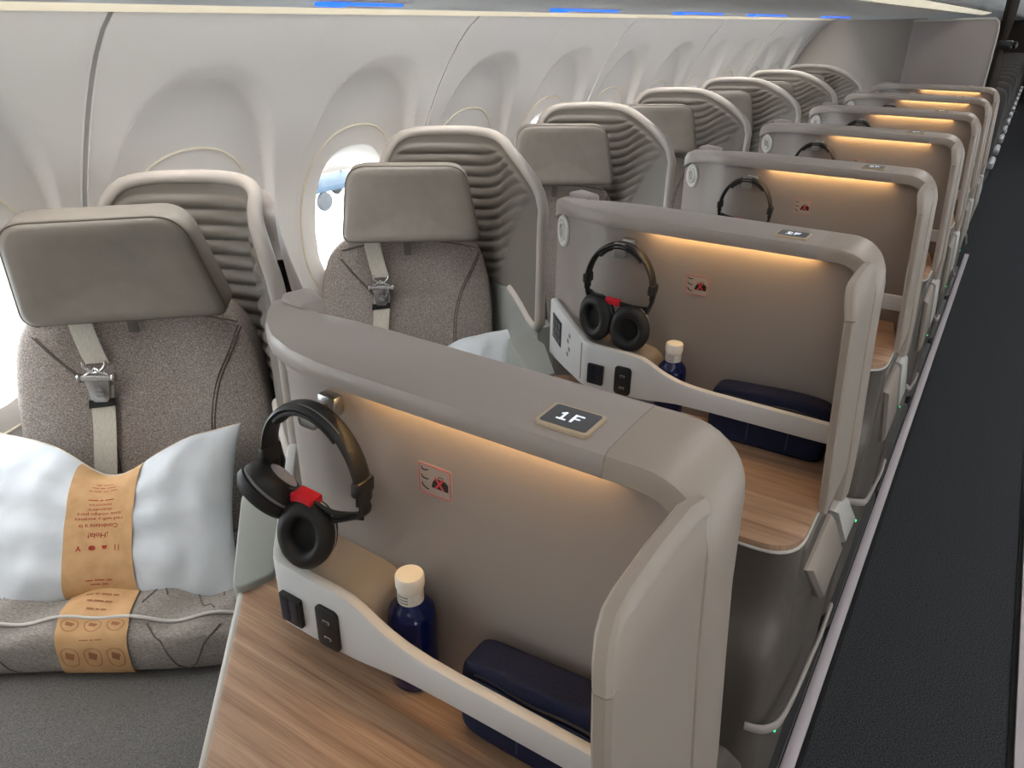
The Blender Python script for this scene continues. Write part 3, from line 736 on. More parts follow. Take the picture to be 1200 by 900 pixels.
# bumper bar curling round the front edge
bp = smooth_path([(-0.104, 0.86, 0.262), (-0.100, 0.70, 0.300), (-0.100, 0.569, 0.338), (-0.100, 0.413, 0.382), (-0.101, 0.30, 0.425), (-0.106, 0.235, 0.456), (-0.122, 0.196, 0.474), (-0.150, 0.186, 0.476)], 4)
finish('bumper_bar', tube(bp, None or 0.011, 10, flat=(0.005, 0.010)), 'shell', div, 60)
finish('status_light', revolve([(0, 0), (0.004, 0.0005), (0.003, 0.003), (0, 0.0035)], 12, 'x', (-0.1165, 0.34, 0.33)), 'green', div)
finish('coat_hook', box((-0.40, 0.185, 0.80), (0.02, 0.03, 0.035), 0.006), 'trim', div)
# hood at the window end of the cap
hood = fillet([(-0.812, 0.672), (-0.748, 0.655), (-0.738, 0.690), (-0.800, 0.722)], 0.012, 5)
finish('cap_hood', prism(hood, 1.220, 1.250, 'z', 0.010, 3), 'shell', div, 40)

def gq(x0, y0, x1, y1): return [(-0.2925+x0, 0.5685+y0), (-0.2925+x1, 0.5685+y0), (-0.2925+x1, 0.5685+y1), (-0.2925+x0, 0.5685+y1)]
ONE_F = [gq(-0.0088, -0.0075, -0.0066, 0.0075), gq(-0.0125, -0.0078, -0.0025, -0.0058), [(-0.2925-0.0120, 0.5685+0.0042), (-0.2925-0.0112, 0.5685+0.0026), (-0.2925-0.0070, 0.5685+0.0058), (-0.2925-0.0070, 0.5685+0.0078)],
         gq(0.0018, -0.0078, 0.0042, 0.0078), gq(0.0018, 0.0058, 0.0118, 0.0078), gq(0.0018, -0.0010, 0.0098, 0.0009)]
dividers = []
for n in range(NROW):
    d = div if n == 0 else copy_tree(div)
    d.location = (-0.45, 0.45+n*P, 0)
    d['label'] = ('%s suite divider with lit panel, counting back from the camera' % ORD[n]) if n else 'nearest suite divider, large, with the display reading 1F on its cap'
    if n == 1: d['label'] = 'second suite divider from the camera, display reading 2F, wooden table below'
    if n == 6: d['label'] = 'farthest suite divider, just in front of the rear partition'
    dividers.append(d)
    ds = [c for c in d.children if c.name.startswith('number_display')][0]
    tm = merge(*[prism(g, 1.2551, 1.2556, 'z') for g in ONE_F]) if n == 0 else text_bm('%dF' % (n+1), 0.023, lambda x, y: (-0.2925+x*1.05, 0.5685+y, 1.2555))
    t = finish('display_text', tm, 'text'); t.parent = ds; t.matrix_parent_inverse = Matrix()

# ================================================================== SEATS (local: x along the backrest, -y forward, z up)
SO = (-1.363, 0.772, 0.0); SA = math.radians(38)
def sl(u, v, z): return (u, -v, z)
seat = thing('passenger_seat', 'x', 'seat', SO, 'passenger seats by the windows', SA, local=True)
# backrest
BW = [(0.40, 0.225), (0.55, 0.236), (0.70, 0.244), (0.85, 0.246), (0.95, 0.238), (1.02, 0.222), (1.06, 0.200), (1.10, 0.165)]
def lean(z): return 0.085*sstep(1.1, 0.45, z)
def back_fn(x, y, z):
    zz = 0.75+z; w = smooth_tab(BW, min(1.10, max(0.40, zz)))
    xn = x/0.25; yy = y
    if y < 0: yy = y+0.020*max(0, 1-(xn/0.6)**2)*0.8          # shallow hollow between the bolsters
    return (xn*w-0.012, yy+0.045-lean(zz), zz)
finish('backrest', superbox(22, (0.25, 0.05, 0.345), 9, back_fn), 'fabric', seat, 60)
def on_back(u, z, off=0.0015):
    xn = (u+0.012)/max(0.05, smooth_tab(BW, z)); h = 0.020*max(0, 1-(xn/0.6)**2)*0.8
    return (u, -0.05+h+0.045-lean(z)-off, z)
for pts in ([(0.196, 1.045), (0.170, 0.99), (0.142, 0.935), (0.124, 0.87), (0.118, 0.80), (0.118, 0.62)], [(-0.196, 1.030), (-0.165, 0.99), (-0.120, 0.935), (-0.098, 0.90), (-0.085, 0.84), (-0.082, 0.62)], [(-0.19, 1.052), (-0.10, 1.070), (0.0, 1.074), (0.10, 1.072), (0.19, 1.055)]):
    for dx in (0.0, 0.006):
        pp = smooth_path([on_back(u+dx, z-dx*0.3, 0.0005) for u, z in pts], 4)
        finish('backrest_seam', tube(pp, 0.0013, 5), 'stitch', seat, 60)
# headrest, built about its own lower edge
HR = fillet([(-0.176, 0.0), (0.198, 0.0), (0.158, 0.202), (-0.150, 0.202)], [0.026, 0.022, 0.058, 0.058], 10)
def hr_mesh():
    S = []; c = Vector((0.0, 0.09))
    def ring(k, y): return [(c.x+(p[0]-c.x)*k, y, c.y+(p[1]-c.y)*k) for p in HR]
    for k, y in ((0.90, 0.030), (0.97, 0.026), (1.0, 0.016), (1.0, -0.022), (0.992, -0.032), (0.965, -0.039), (0.90, -0.0425), (0.75, -0.0405), (0.5, -0.036), (0.25, -0.033), (0.02, -0.032)): S.append(ring(k, y))
    bm = loft(S, True, True); return bm
hr = finish('headrest', hr_mesh(), 'leather', seat, 60)
hp_ = finish('headrest_piping', tube([(p[0]*0.985, -0.0345, 0.09+(p[1]-0.09)*0.985) for p in HR], 0.0024, 6, loop=True, up=(0, 1, 0)), 'piping', hr, 60)
hr.location = (0.0, -0.045, 1.085); hr.matrix_parent_inverse = Matrix()
# seat cushion, base
def cush_fn(x, y, z):
    v = 0.345-y*1.0
    return (x*(1.0+0.04*y/0.3), -v, 0.43+z-0.045*sstep(0.42, 0.68, v)+0.015*(x/0.25)**2)
finish('seat_cushion', superbox(20, (0.26, 0.33, 0.075), 7, cush_fn), 'cushion', seat, 60)
finish('seat_base', box((0, -0.28, 0.19), (0.44, 0.46, 0.34), 0.03), 'body', seat)
# belt
def bz(u, z, off): p = on_back(u, z, off); return p
b1 = smooth_path([bz(-0.104, 1.10, 0.006), bz(-0.100, 1.05, 0.008), bz(-0.090, 1.00, 0.012), bz(-0.083, 0.975, 0.012)], 4)
finish('shoulder_strap', strip(b1, (1, 0, 0.05), 0.045, 0.002, (0, -1, 0)), 'belt', seat)
b2 = smooth_path([bz(-0.084, 0.925, 0.010), bz(-0.090, 0.85, 0.008), bz(-0.100, 0.76, 0.008), bz(-0.112, 0.64, 0.01), bz(-0.115, 0.52, 0.02)], 4)
finish('lower_strap', strip(b2, (1, 0, 0.1), 0.046, 0.002, (0, -1, 0)), 'belt', seat)
finish('strap_sleeve', strip([bz(-0.0865, 0.900, 0.0075), bz(-0.0885, 0.884, 0.0075)], (1, 0, 0.1), 0.052, 0.006, (0, -1, 0)), 'black', seat)
by = on_back(-0.083, 0.94, 0.016)[1]
bk = finish('buckle', prism(fillet([(-0.109, 0.948), (-0.104, 0.905), (-0.098, 0.896), (-0.074, 0.896), (-0.068, 0.905), (-0.060, 0.948)], 0.004, 4), by-0.010, by+0.006, 'y', 0.003), 'buckle', seat)
finish('buckle_bar', tube([(-0.116, by-0.008, 0.950), (-0.052, by-0.008, 0.950)], 0.0065, 10), 'buckle', bk)
finish('buckle_hook', tube(smooth_path([(-0.104, by-0.006, 0.985), (-0.102, by-0.008, 0.972), (-0.084, by-0.009, 0.962), (-0.066, by-0.008, 0.972), (-0.062, by-0.006, 0.985)], 4), 0.0032, 8), 'buckle', bk)
finish('buckle_link', tube([(-0.106, by-0.008, 0.955), (-0.084, by-0.010, 0.970), (-0.062, by-0.008, 0.955)], 0.003, 8), 'buckle', bk)
finish('buckle_window', box((-0.084, by-0.0105, 0.913), (0.015, 0.001, 0.010), 0.0004), 'grey_ink', bk)
finish('buckle_mark', prism([(-0.092, 0.922), (-0.076, 0.922), (-0.084, 0.932)], by-0.0108, by-0.0098, 'y'), 'grey_ink', bk)
for s in (-1, 1): finish('buckle_end', revolve([(0, -0.003), (0.009, -0.003), (0.010, 0.0), (0.009, 0.003), (0, 0.003)], 14, 'x', (-0.084+s*0.0325, by-0.008, 0.950)), 'buckle', bk)
finish('strap_loop', strip([bz(-0.006, 1.085, 0.006), bz(-0.006, 1.055, 0.009), bz(-0.005, 1.034, 0.008)], (1, 0, 0), 0.019, 0.004, (0, -1, 0)), 'piping', seat)
# quilted shell wrapping behind the headrest and reaching forward as a privacy wing
SP = smooth_path([(-0.075, -0.085, 0), (0.0, -0.103, 0), (0.09, -0.108, 0), (0.17, -0.098, 0), (0.228, -0.062, 0), (0.258, 0.0, 0), (0.270, 0.07, 0), (0.286, 0.14, 0), (0.310, 0.21, 0), (0.337, 0.272, 0)], 8)
arc = [0.0]
for a, b in zip(SP, SP[1:]): arc.append(arc[-1]+(b-a).length)
AL = arc[-1]
ZT = [(0.0, 1.19), (0.03, 1.245), (0.07, 1.285), (0.13, 1.305), (0.28, 1.312), (0.46, 1.310), (0.58, 1.300), (0.70, 1.288), (0.82, 1.268), (0.90, 1.245), (0.95, 1.225), (0.98, 1.205), (1.0, 1.175)]
ZB = [(0.0, 0.90), (0.55, 0.90), (0.75, 0.925), (0.86, 0.905), (0.95, 0.872), (1.0, 0.868)]
def sp(s):
    x = s*AL
    for i in range(len(arc)-1):
        if x <= arc[i+1] or i == len(arc)-2:
            t = (x-arc[i])/(arc[i+1]-arc[i]); p = SP[i].lerp(SP[i+1], t)
            a = SP[max(i-1, 0)]; b = SP[min(i+2, len(SP)-1)]; tg = (b-a).normalized(); break
    return p, Vector((-tg.y, tg.x, 0))      # second: inward normal in (u,v)
def inner_pt(s, z, extra=0.0):
    p, n = sp(s); q = p+n*extra; return sl(q.x, q.y, z)
def quilt():
    NS, NZ = 80, 150; S = []
    for i in range(NS+1):
        s = i/NS; zt = smooth_tab(ZT, s)-0.006; zb = smooth_tab(ZB, s); row = []
        rise = 0.115*sstep(0.40, 1.0, s)
        for j in range(NZ+1):
            z = zb+(zt-zb)*j/NZ
            f = ((z-rise)/0.0305) % 1.0; h = 0.0085*(1-abs(2*f-1)**2.2)
            zl = 0.86+0.36*sstep(0.42, 1.02, s)
            m = sstep(zl-0.004, zl+0.012, z)*sstep(0.0, 0.03, s)*(1-sstep(0.965, 0.99, s))*(1-sstep(zt-0.03, zt-0.018, z))
            pad = 0.004
            row.append(inner_pt(s, z, pad+h*m))
        S.append(row)
    return loft(S, closed=False, cap=False)
finish('quilted_lining', quilt(), 'quilt', seat, 80)
def outer():
    S = []
    for i in range(41):
        s = i/40; zt = smooth_tab(ZT, s); zb = smooth_tab(ZB, s); row = []
        for k in range(13):
            z = zb+(zt-zb)*k/12; row.append(inner_pt(s, z, -0.012-0.05*sstep(1.30, 0.85, z)*(1-0.85*sstep(0.6, 0.95, s))))
        row.append(inner_pt(s, zt, 0.0)); 
        S.append(row)
    return loft(S, closed=False, cap=False)
finish('outer_shell', outer(), 'shell', seat, 60)
fr = []
for k in range(6): fr.append(inner_pt(0.0, 0.95+0.24*k/6, -0.004))
for k in range(41): fr.append(inner_pt(k/40, smooth_tab(ZT, k/40), -0.004))
for k in range(1, 9): fr.append(inner_pt(1.0, 1.175-(1.175-0.885)*k/8, -0.002))
for k in range(0, 9): fr.append(inner_pt(1.0-0.26*(k+0.3)/8.3, smooth_tab(ZB, 1.0-0.26*(k+0.3)/8.3)-0.004, 0.0))
finish('shell_frame', tube(fr, 0.0135, 10), 'frame', seat, 60)
def rear_shell():
    S = []
    for i in range(31):
        s = 0.05+0.72*i/30; zt = smooth_tab(ZT, s)-0.018-0.05*sstep(0.62, 0.77, s); row = []
        for k in range(13):
            z = 0.60+(zt-0.60)*k/12; row.append(inner_pt(s, z, -0.035-0.135*sstep(1.30, 0.75, z)*(1-0.45*sstep(0.5, 0.77, s))))
        row.append(inner_pt(s, zt, -0.012)); S.append(row)
    return loft(S, closed=False, cap=False)
finish('rear_shell', rear_shell(), 'panel', seat, 60)
def lower_shell():
    S = []
    for i in range(25):
        s = 0.30+0.70*i/24; zb = smooth_tab(ZB, s)-0.004
        S.append([inner_pt(s, 0.30, 0.002), inner_pt(s, zb, 0.002), inner_pt(s, zb, -0.045), inner_pt(s, 0.30, -0.06)])
    return loft(S)
finish('lower_shell', lower_shell(), 'arm', seat, 50)
# armrest pad beside the console (world plan points turned into seat space)
def w2s(x, y):
    dx, dy = x-SO[0], y-SO[1]; c, s = math.cos(SA), math.sin(SA); return (dx*c+dy*s, -dx*s+dy*c)
AP = fillet([w2s(-0.778, 0.492), w2s(-0.762, 0.556), w2s(-0.868, 0.690), w2s(-0.955, 0.735), w2s(-0.965, 0.665)], [0.03, 0.012, 0.02, 0.02, 0.03], 5)
finish('armrest_pad', prism(AP, 0.62, 0.862, 'z', 0.012, 3), 'arm', seat, 40)

SEATLAB = ['nearest passenger seat with a white pillow and folded grey duvet on it', 'second passenger seat, headrest upright, small white pillow, behind the 1F divider', 'third passenger seat from the camera, mostly hidden behind the 2F divider',
           'fourth passenger seat, only headrest top and quilted wing showing', 'fifth passenger seat, dark quilted wing, fifth from the camera', 'sixth passenger seat from the camera along the windows', 'farthest passenger seat, in front of the rear partition']
seats = []
for n in range(NROW):
    s_ = seat if n == 0 else copy_tree(seat)
    s_.location = (SO[0], SO[1]+n*P, 0); s_['label'] = SEATLAB[n]; seats.append(s_)
for n, s_ in enumerate(seats):
    low = 0.0 if n == 0 else (-0.045 if n == 1 else -0.025)
    for c in s_.children:
        b = c.name.split('.')[0]
        if b in ('backrest', 'backrest_seam', 'shoulder_strap', 'lower_strap', 'strap_sleeve', 'buckle', 'strap_loop'): c.location.z = low
        if b == 'headrest':
            if n == 0: c.location = (0.010, -0.048, 1.094); c.rotation_euler = (math.radians(11), math.radians(-2.5), 0)
            else: c.location.z = 1.048 if n == 1 else 1.066

# ================================================================== BEDDING
def seat_thing(name, label, cat, n, u, v, z, group=None):
    c, s = math.cos(SA), math.sin(SA); x = SO[0]+u*c+v*s; y = SO[1]+u*s-v*c+n*P
    return thing(name, label, cat, (x, y, z), group, SA, local=True)
class Pillow:
    """front(x,s): point of the upper face; x along the pillow, s up its slope; local to the seat"""
    def __init__(self, a, b, T, c, tilt, band=None):
        self.a, self.b, self.T, self.c, self.tilt, self.band = a, b, T, c, tilt, band
    def th(self, x, s):
        xn, sn = min(1, abs(x/self.a)), min(1, abs(s/self.b))
        t = self.T*((1-xn**2.6)**0.55)*((1-sn**2.4)**0.55)
        return t
    def pt(self, x, s, side, off=0.0):
        xn, sn = x/self.a, s/self.b
        sq = math.exp(-((x-self.band[0])/0.085)**2) if self.band else 0.0
        t = self.th(x, s)*(1-0.18*sq)
        ss = s*(1-(0.42 if s > 0 else 0.10)*sq)*(1+0.22*xn*xn*(1 if s > 0 else 0.4))
        xx = x*(1-0.04*(1-sn*sn)*xn*xn)*(1+0.05*sn*sn-0.05*sn)
        wr = 0.0065*math.sin(x*38+s*26+1.3*math.sin(s*30))*math.sin(s*34-x*21+math.sin(x*25))*(1-sq)*(1-abs(xn)**4)
        if self.band: wr += 0.0075*math.exp(-max(0.0, abs(x-self.band[0])-0.06)/0.045)*math.sin(s*85+x*20)*(1-sn**4)*(0 if abs(x-self.band[0]) < 0.06 else 1)*min(1, max(0, abs(x-self.band[0])-0.06)/0.012)
        h = side*(t+wr*(1 if side > 0 else 0))+off
        ct, st = math.cos(self.tilt), math.sin(self.tilt)
        v = self.c[1]-ss*ct+h*st; z = self.c[2]+ss*st+h*ct
        return sl(self.c[0]+xx, v, z)
    def mesh(self, side, x0=-1, x1=1, n=44, m=30, off=0.0):
        S = []
        for i in range(n+1):
            x = self.a*math.sin((x0+(x1-x0)*i/n)*PI/2) if (x0, x1) == (-1, 1) else x0+(x1-x0)*i/n
            S.append([self.pt(x, self.b*math.sin((-1+2*j/m)*PI/2), side, off) for j in range(m+1)])
        return loft(S, closed=False, cap=False)
    def band_mesh(self, x0, x1, off=0.003):
        S = []
        for i in range(13):
            x = x0+(x1-x0)*i/12; row = []
            for j in range(31): row.append(self.pt(x, self.b*math.sin((-1+2*j/30)*PI/2), 1, off))
            for j in range(31): row.append(self.pt(x, self.b*math.sin((1-2*j/30)*PI/2), -1, -off))
            S.append(row)
        return loft(S, closed=True, cap=False)
def rel(bm, u, v, z):
    bmesh.ops.translate(bm, vec=(-u, v, -z), verts=bm.verts[:]); return bm
pw = Pillow(0.234, 0.150, 0.060, (-0.044, 0.195, 0.722), math.radians(50), band=(0.0, 0))
PB = (-0.035, 0.185, 0.62)
pl = seat_thing('pillow', 'white pillow with brown paper band leaning on the nearest seat', 'pillow', 0, *PB, group='white pillows')
def closed_pillow(p):
    b = merge(p.mesh(1), p.mesh(-1)); bmesh.ops.remove_doubles(b, verts=b.verts[:], dist=0.0006); return b
finish('pillowcase', rel(closed_pillow(pw), *PB), 'pillow', pl, 80)
pipe = [pw.pt(pw.a*math.sin(k*PI/40*1.0-PI/2), pw.b*0.999, 1, 0.0) for k in range(41)]
finish('pillow_seam', rel(tube(pipe, 0.0022, 6), *PB), 'pillow_back', pl, 60)
bd = finish('paper_band', rel(pw.band_mesh(-0.060, 0.060), *PB), 'kraft', pl, 60)
def on_pillow(x, s, o=0.0042): return pw.pt(x, s, 1, o)
def ptxt(txt, size, s0, m='redink', xc=0.0):
    b = text_bm(txt, size, lambda x, y: on_pillow(xc-x, s0-y)); finish('printed_text', rel(b, *PB), m, bd)
ptxt('¡Hola!', 0.0150, -0.031)
for k, t_ in enumerate(['Conéctate a la', 'red wifi y escanea', 'este código para', 'descubrir', 'nuestros']):
    ptxt(t_, 0.0118, -0.012+0.0145*k)
def pdash(s0, words, h=0.0028, m='redink'):
    tot = sum(words)+0.003*(len(words)-1); x = -tot/2; b = bmesh.new()
    for w in words:
        for q in range(2):
            xa, xb = x+w*q/2, x+w*(q+1)/2
            b.faces.new([b.verts.new(on_pillow(a_, c_)) for a_, c_ in ((xa, s0-h/2), (xb, s0-h/2), (xb, s0+h/2), (xa, s0+h/2))])
        x += w+0.003
    finish('faint_print', rel(b, *PB), m, bd)
pdash(0.061, (0.018, 0.006, 0.016)); pdash(0.090, (0.006, 0.014, 0.010, 0.012), 0.002); pdash(0.101, (0.012, 0.008, 0.016), 0.002); pdash(0.112, (0.010, 0.018), 0.002)
pdash(-0.120, (0.012, 0.016, 0.010), 0.002); pdash(-0.128, (0.016, 0.010), 0.002)
# small printed symbols under the greeting
def psym(pts, s0, xc):
    b = bmesh.new(); vs = [b.verts.new(on_pillow(xc-x, s0-y)) for x, y in pts]; b.faces.new(vs); finish('printed_symbol', rel(b, *PB), 'redink', bd)
for xo in (-0.003, 0.003): psym([(-0.0008, -0.006), (0.0008, -0.006), (0.0008, 0.006), (-0.0008, 0.006)], -0.056, 0.034+xo)
psym([(-0.005, -0.004), (0.005, -0.004), (0.003, 0.003), (-0.003, 0.003)], -0.056, 0.012)
psym(rrect(0.011, 0.009, 0.004, 3), -0.056, -0.010)
psym([(-0.0015, -0.005), (0.0015, -0.005), (0.0015, -0.001), (0.005, 0.004), (0.003, 0.005), (0, 0.001), (-0.003, 0.005), (-0.005, 0.004), (-0.0015, -0.001)], -0.056, -0.033)
# second seat: pillow with its band, only the corner shows above the divider cap
pw2 = Pillow(0.22, 0.13, 0.062, (0.085, 0.175, 0.672), math.radians(50), band=(-0.06, 0))
PB2 = (0.085, 0.175, 0.60)
pl2 = seat_thing('pillow', 'white pillow on the second seat, peeking over the 1F divider', 'pillow', 1, *PB2, group='white pillows')
finish('pillowcase', rel(closed_pillow(pw2), *PB2), 'pillow', pl2, 80)
finish('paper_band', rel(pw2.band_mesh(-0.115, 0.0), *PB2), 'kraft', pl2, 60)
# duvet: flat folded roll with a piped edge
DU, DV, DZ = (-0.020, 0.234, 0.566); DB = (-0.045, 0.225, 0.502)
def duv_sec(x, a, b, off=0.0, n=44):
    out = []
    e = max(0.0, 1-abs(x/0.262)**7)**0.35
    for k in range(n):
        th = 2*PI*k/n; c, s = math.cos(th), math.sin(th); kk = 3.4
        v = math.copysign(abs(c)**(2/kk), c)*(a*(0.86+0.14*e)+off); z = math.copysign(abs(s)**(2/kk), s)*(b*(0.3+0.7*e)+off)
        wob = 0.007*math.sin(x*24+c*3)*max(0, s)+0.006*math.sin(x*47+2+c*5)*max(0, s)
        cr = -0.007*math.exp(-((s+0.0-0.62)/0.10)**2)*(1 if c > 0 else 0)
        out.append(sl(DU+x, DV+0.01*math.sin(x*9)+v+cr-0.06*x*0.4, DZ+z+wob))
    return out
dv = seat_thing('duvet', 'folded grey quilted duvet with brown paper band on the nearest seat', 'duvet', 0, *DB)
finish('folded_quilt', rel(loft([duv_sec(-0.262+0.524*(0.5-0.5*math.cos(PI*i/60)), 0.152, 0.068) for i in range(61)]), *DB), 'duvet', dv, 80)
pp = []
for i in range(41):
    x = -0.25+0.5*i/40; q = duv_sec(x, 0.152, 0.068, 0.002)[6]; pp.append(q)
finish('quilt_piping', rel(tube(pp, 0.0035, 7), *DB), 'duvetpipe', dv, 60)
for a_, b_ in (((-0.20, 9), (-0.12, 18)), ((0.06, 8), (0.15, 17)), ((0.14, 17), (0.20, 9)), ((0.02, 17), (0.10, 9)), ((-0.24, 16), (-0.19, 9)), ((-0.22, 5), (-0.14, -4)), ((0.075, 5), (0.15, -4)), ((0.13, -4), (0.205, 4)), ((0.10, 12), (0.19, 7))):
    q = [duv_sec(a_[0]+(b_[0]-a_[0])*t/8, 0.152, 0.068, 0.0002)[round(a_[1]+(b_[1]-a_[1])*t/8)] for t in range(9)]
    finish('quilt_stitch', rel(tube(smooth_path(q, 3), 0.0016, 5), *DB), 'stitch', dv, 60)
XB0, XB1 = -0.078, 0.046
db = finish('paper_band', rel(loft([duv_sec(XB0+(XB1-XB0)*i/12, 0.152, 0.068, 0.0035, 60) for i in range(13)], True, False), *DB), 'kraft', dv, 60)
def on_duv(x, t, o=0.0048):
    """t: arc position on the section, 0 = front middle, 1 = top middle"""
    n = 240; k = t*60; s = duv_sec(x, 0.152, 0.068, o, n); i = int(math.floor(k)) % n; f = k-math.floor(k)
    return Vector(s[i]).lerp(Vector(s[(i+1) % n]), f)
def dring(xc, tc, r):
    o_, i_ = [], []
    for k in range(20):
        a = 2*PI*k/20; o_.append(on_duv(xc+r*math.cos(a), tc+r*5.2*math.sin(a))); i_.append(on_duv(xc+r*0.9*math.cos(a), tc+r*0.9*5.2*math.sin(a)))
    b = bmesh.new(); A = [b.verts.new(p) for p in o_]; B = [b.verts.new(p) for p in i_]
    for k in range(20): b.faces.new((A[k], A[(k+1) % 20], B[(k+1) % 20], B[k]))
    return b
for tc in (0.42, 0.02):
    for xc in (-0.056, -0.016, 0.024):
        finish('printed_ring', rel(dring(xc, tc, 0.0155), *DB), 'brownink', db)
        g = bmesh.new(); vs = [g.verts.new(on_duv(xc+x, tc+5.2*y)) for x, y in ((-0.008, -0.003), (0.004, -0.005), (0.009, 0.001), (0.0, 0.004), (-0.006, 0.006))]; g.faces.new(vs)
        finish('printed_symbol', rel(g, *DB), 'brownink', db)
for tc, words in ((0.82, (0.014, 0.008, 0.018, 0.010)), (0.75, (0.010, 0.016, 0.012)), (0.66, (0.012, 0.006, 0.010)), (0.22, (0.016, 0.006, 0.012))):
    tot = sum(words)+0.003*(len(words)-1); x = -0.016-tot/2; b = bmesh.new()
    for w in words:
        b.faces.new([b.verts.new(on_duv(a_, c_)) for a_, c_ in ((x, tc-0.008), (x+w, tc-0.008), (x+w, tc+0.008), (x, tc+0.008))]); x += w+0.003
    finish('faint_print', rel(b, *DB), 'brownink', db)

# ================================================================== THINGS ON THE CONSOLES
TZ = 0.8505
def make_bottle(n, x, y, label):
    t = thing('water_bottle', label, 'bottle', (x, y+n*P, TZ), 'blue water bottles', local=True)
    t.scale = (1.11, 1.11, 1.09)
    finish('glass_body', revolve([(0, 0.0), (0.020, 0.0), (0.0245, 0.002), (0.0265, 0.006), (0.0268, 0.03), (0.0265, 0.093), (0.0245, 0.104), (0.0195, 0.110), (0.0145, 0.116), (0.0130, 0.120), (0.0130, 0.134), (0, 0.134)], 36), 'bottle', t, 50)
    finish('neck_label', revolve([(0.0132, 0.1165), (0.0143, 0.1165), (0.0143, 0.132), (0.0132, 0.132), (0.0132, 0.1165)], 30), 'label', t)
    for k in range(3):
        b = bmesh.new(); vs = []
        for j in range(6):
            a = -PI/2-0.5+1.0*j/5; vs.append(((0.0145*math.cos(a), 0.0145*math.sin(a), 0.1195+0.004*k)))
        lo = [b.verts.new(v) for v in vs]; hi = [b.verts.new((v[0], v[1], v[2]+0.0018)) for v in vs]
        for j in range(5): b.faces.new((lo[j], lo[j+1], hi[j+1], hi[j]))
        finish('label_print', b, 'grey_ink', t)
    finish('cap_ring', revolve([(0.0138, 0.1325), (0.0148, 0.1330), (0.0148, 0.1350), (0.0138, 0.1355), (0.0138, 0.1325)], 30), 'cap', t)
    finish('cap', revolve([(0, 0.1350), (0.0152, 0.1350), (0.0156, 0.1365), (0.0156, 0.1480), (0.0145, 0.1505), (0.011, 0.1513), (0, 0.1515)], 36), 'cap', t, 40)
    return t
make_bottle(0, -0.471, 0.5255, 'blue glass water bottle with white cap on the nearest console, behind the 1F rail')
make_bottle(1, -0.474, 0.5255, 'blue water bottle standing on the second console, behind the 2F rail')
def make_pouch(n, label):
    bx, by_ = -0.268, 0.521
    t = thing('amenity_pouch', label, 'pouch', (bx, by_+n*P, TZ), 'navy amenity pouches', local=True)
    def fn(x, y, z):
        zz = z+0.056
        return (x, y*(1-0.18*sstep(0.04, 0.11, zz))+0.004*math.sin(x*30)*sstep(0.02, 0.08, zz)*0.4, zz*(1+0.04*math.sin(x*14+1)))
    finish('pouch_body', superbox(16, (0.112, 0.031, 0.056), 8, fn), 'pouch', t, 70)
    finish('zip', tube([(-0.094, -0.020, 0.088)]+[(-0.088+0.176*k/12, -0.0262+0.0006*math.sin(k), 0.0960+0.0016*math.sin(k*0.9)) for k in range(13)]+[(0.096, -0.020, 0.088)], 0.0022, 6), 'zip', t, 60)
    finish('zip_edge', tube([(-0.088+0.176*k/12, -0.0278, 0.0895+0.0016*math.sin(k*0.9)) for k in range(13)], 0.0014, 6), 'thread', t, 60)
    finish('pocket_seam', tube([(-0.092+0.184*k/12, -0.0312, 0.066+0.001*math.sin(k*1.3)) for k in range(13)], 0.0016, 6), 'thread', t, 60)
    for x in (-0.03, 0.045): finish('pocket_stitch', tube([(x, -0.0316, 0.064), (x, -0.0316, 0.016)], 0.0010, 5), 'thread', t, 60)
    finish('side_tab', box((-0.103, -0.012, 0.072), (0.010, 0.012, 0.003), 0.001), 'zip', t)
    return t
make_pouch(0, 'navy amenity pouch lying behind the rail of the nearest console')
p2 = make_pouch(1, 'navy amenity pouch on the second console, below the 2F divider')

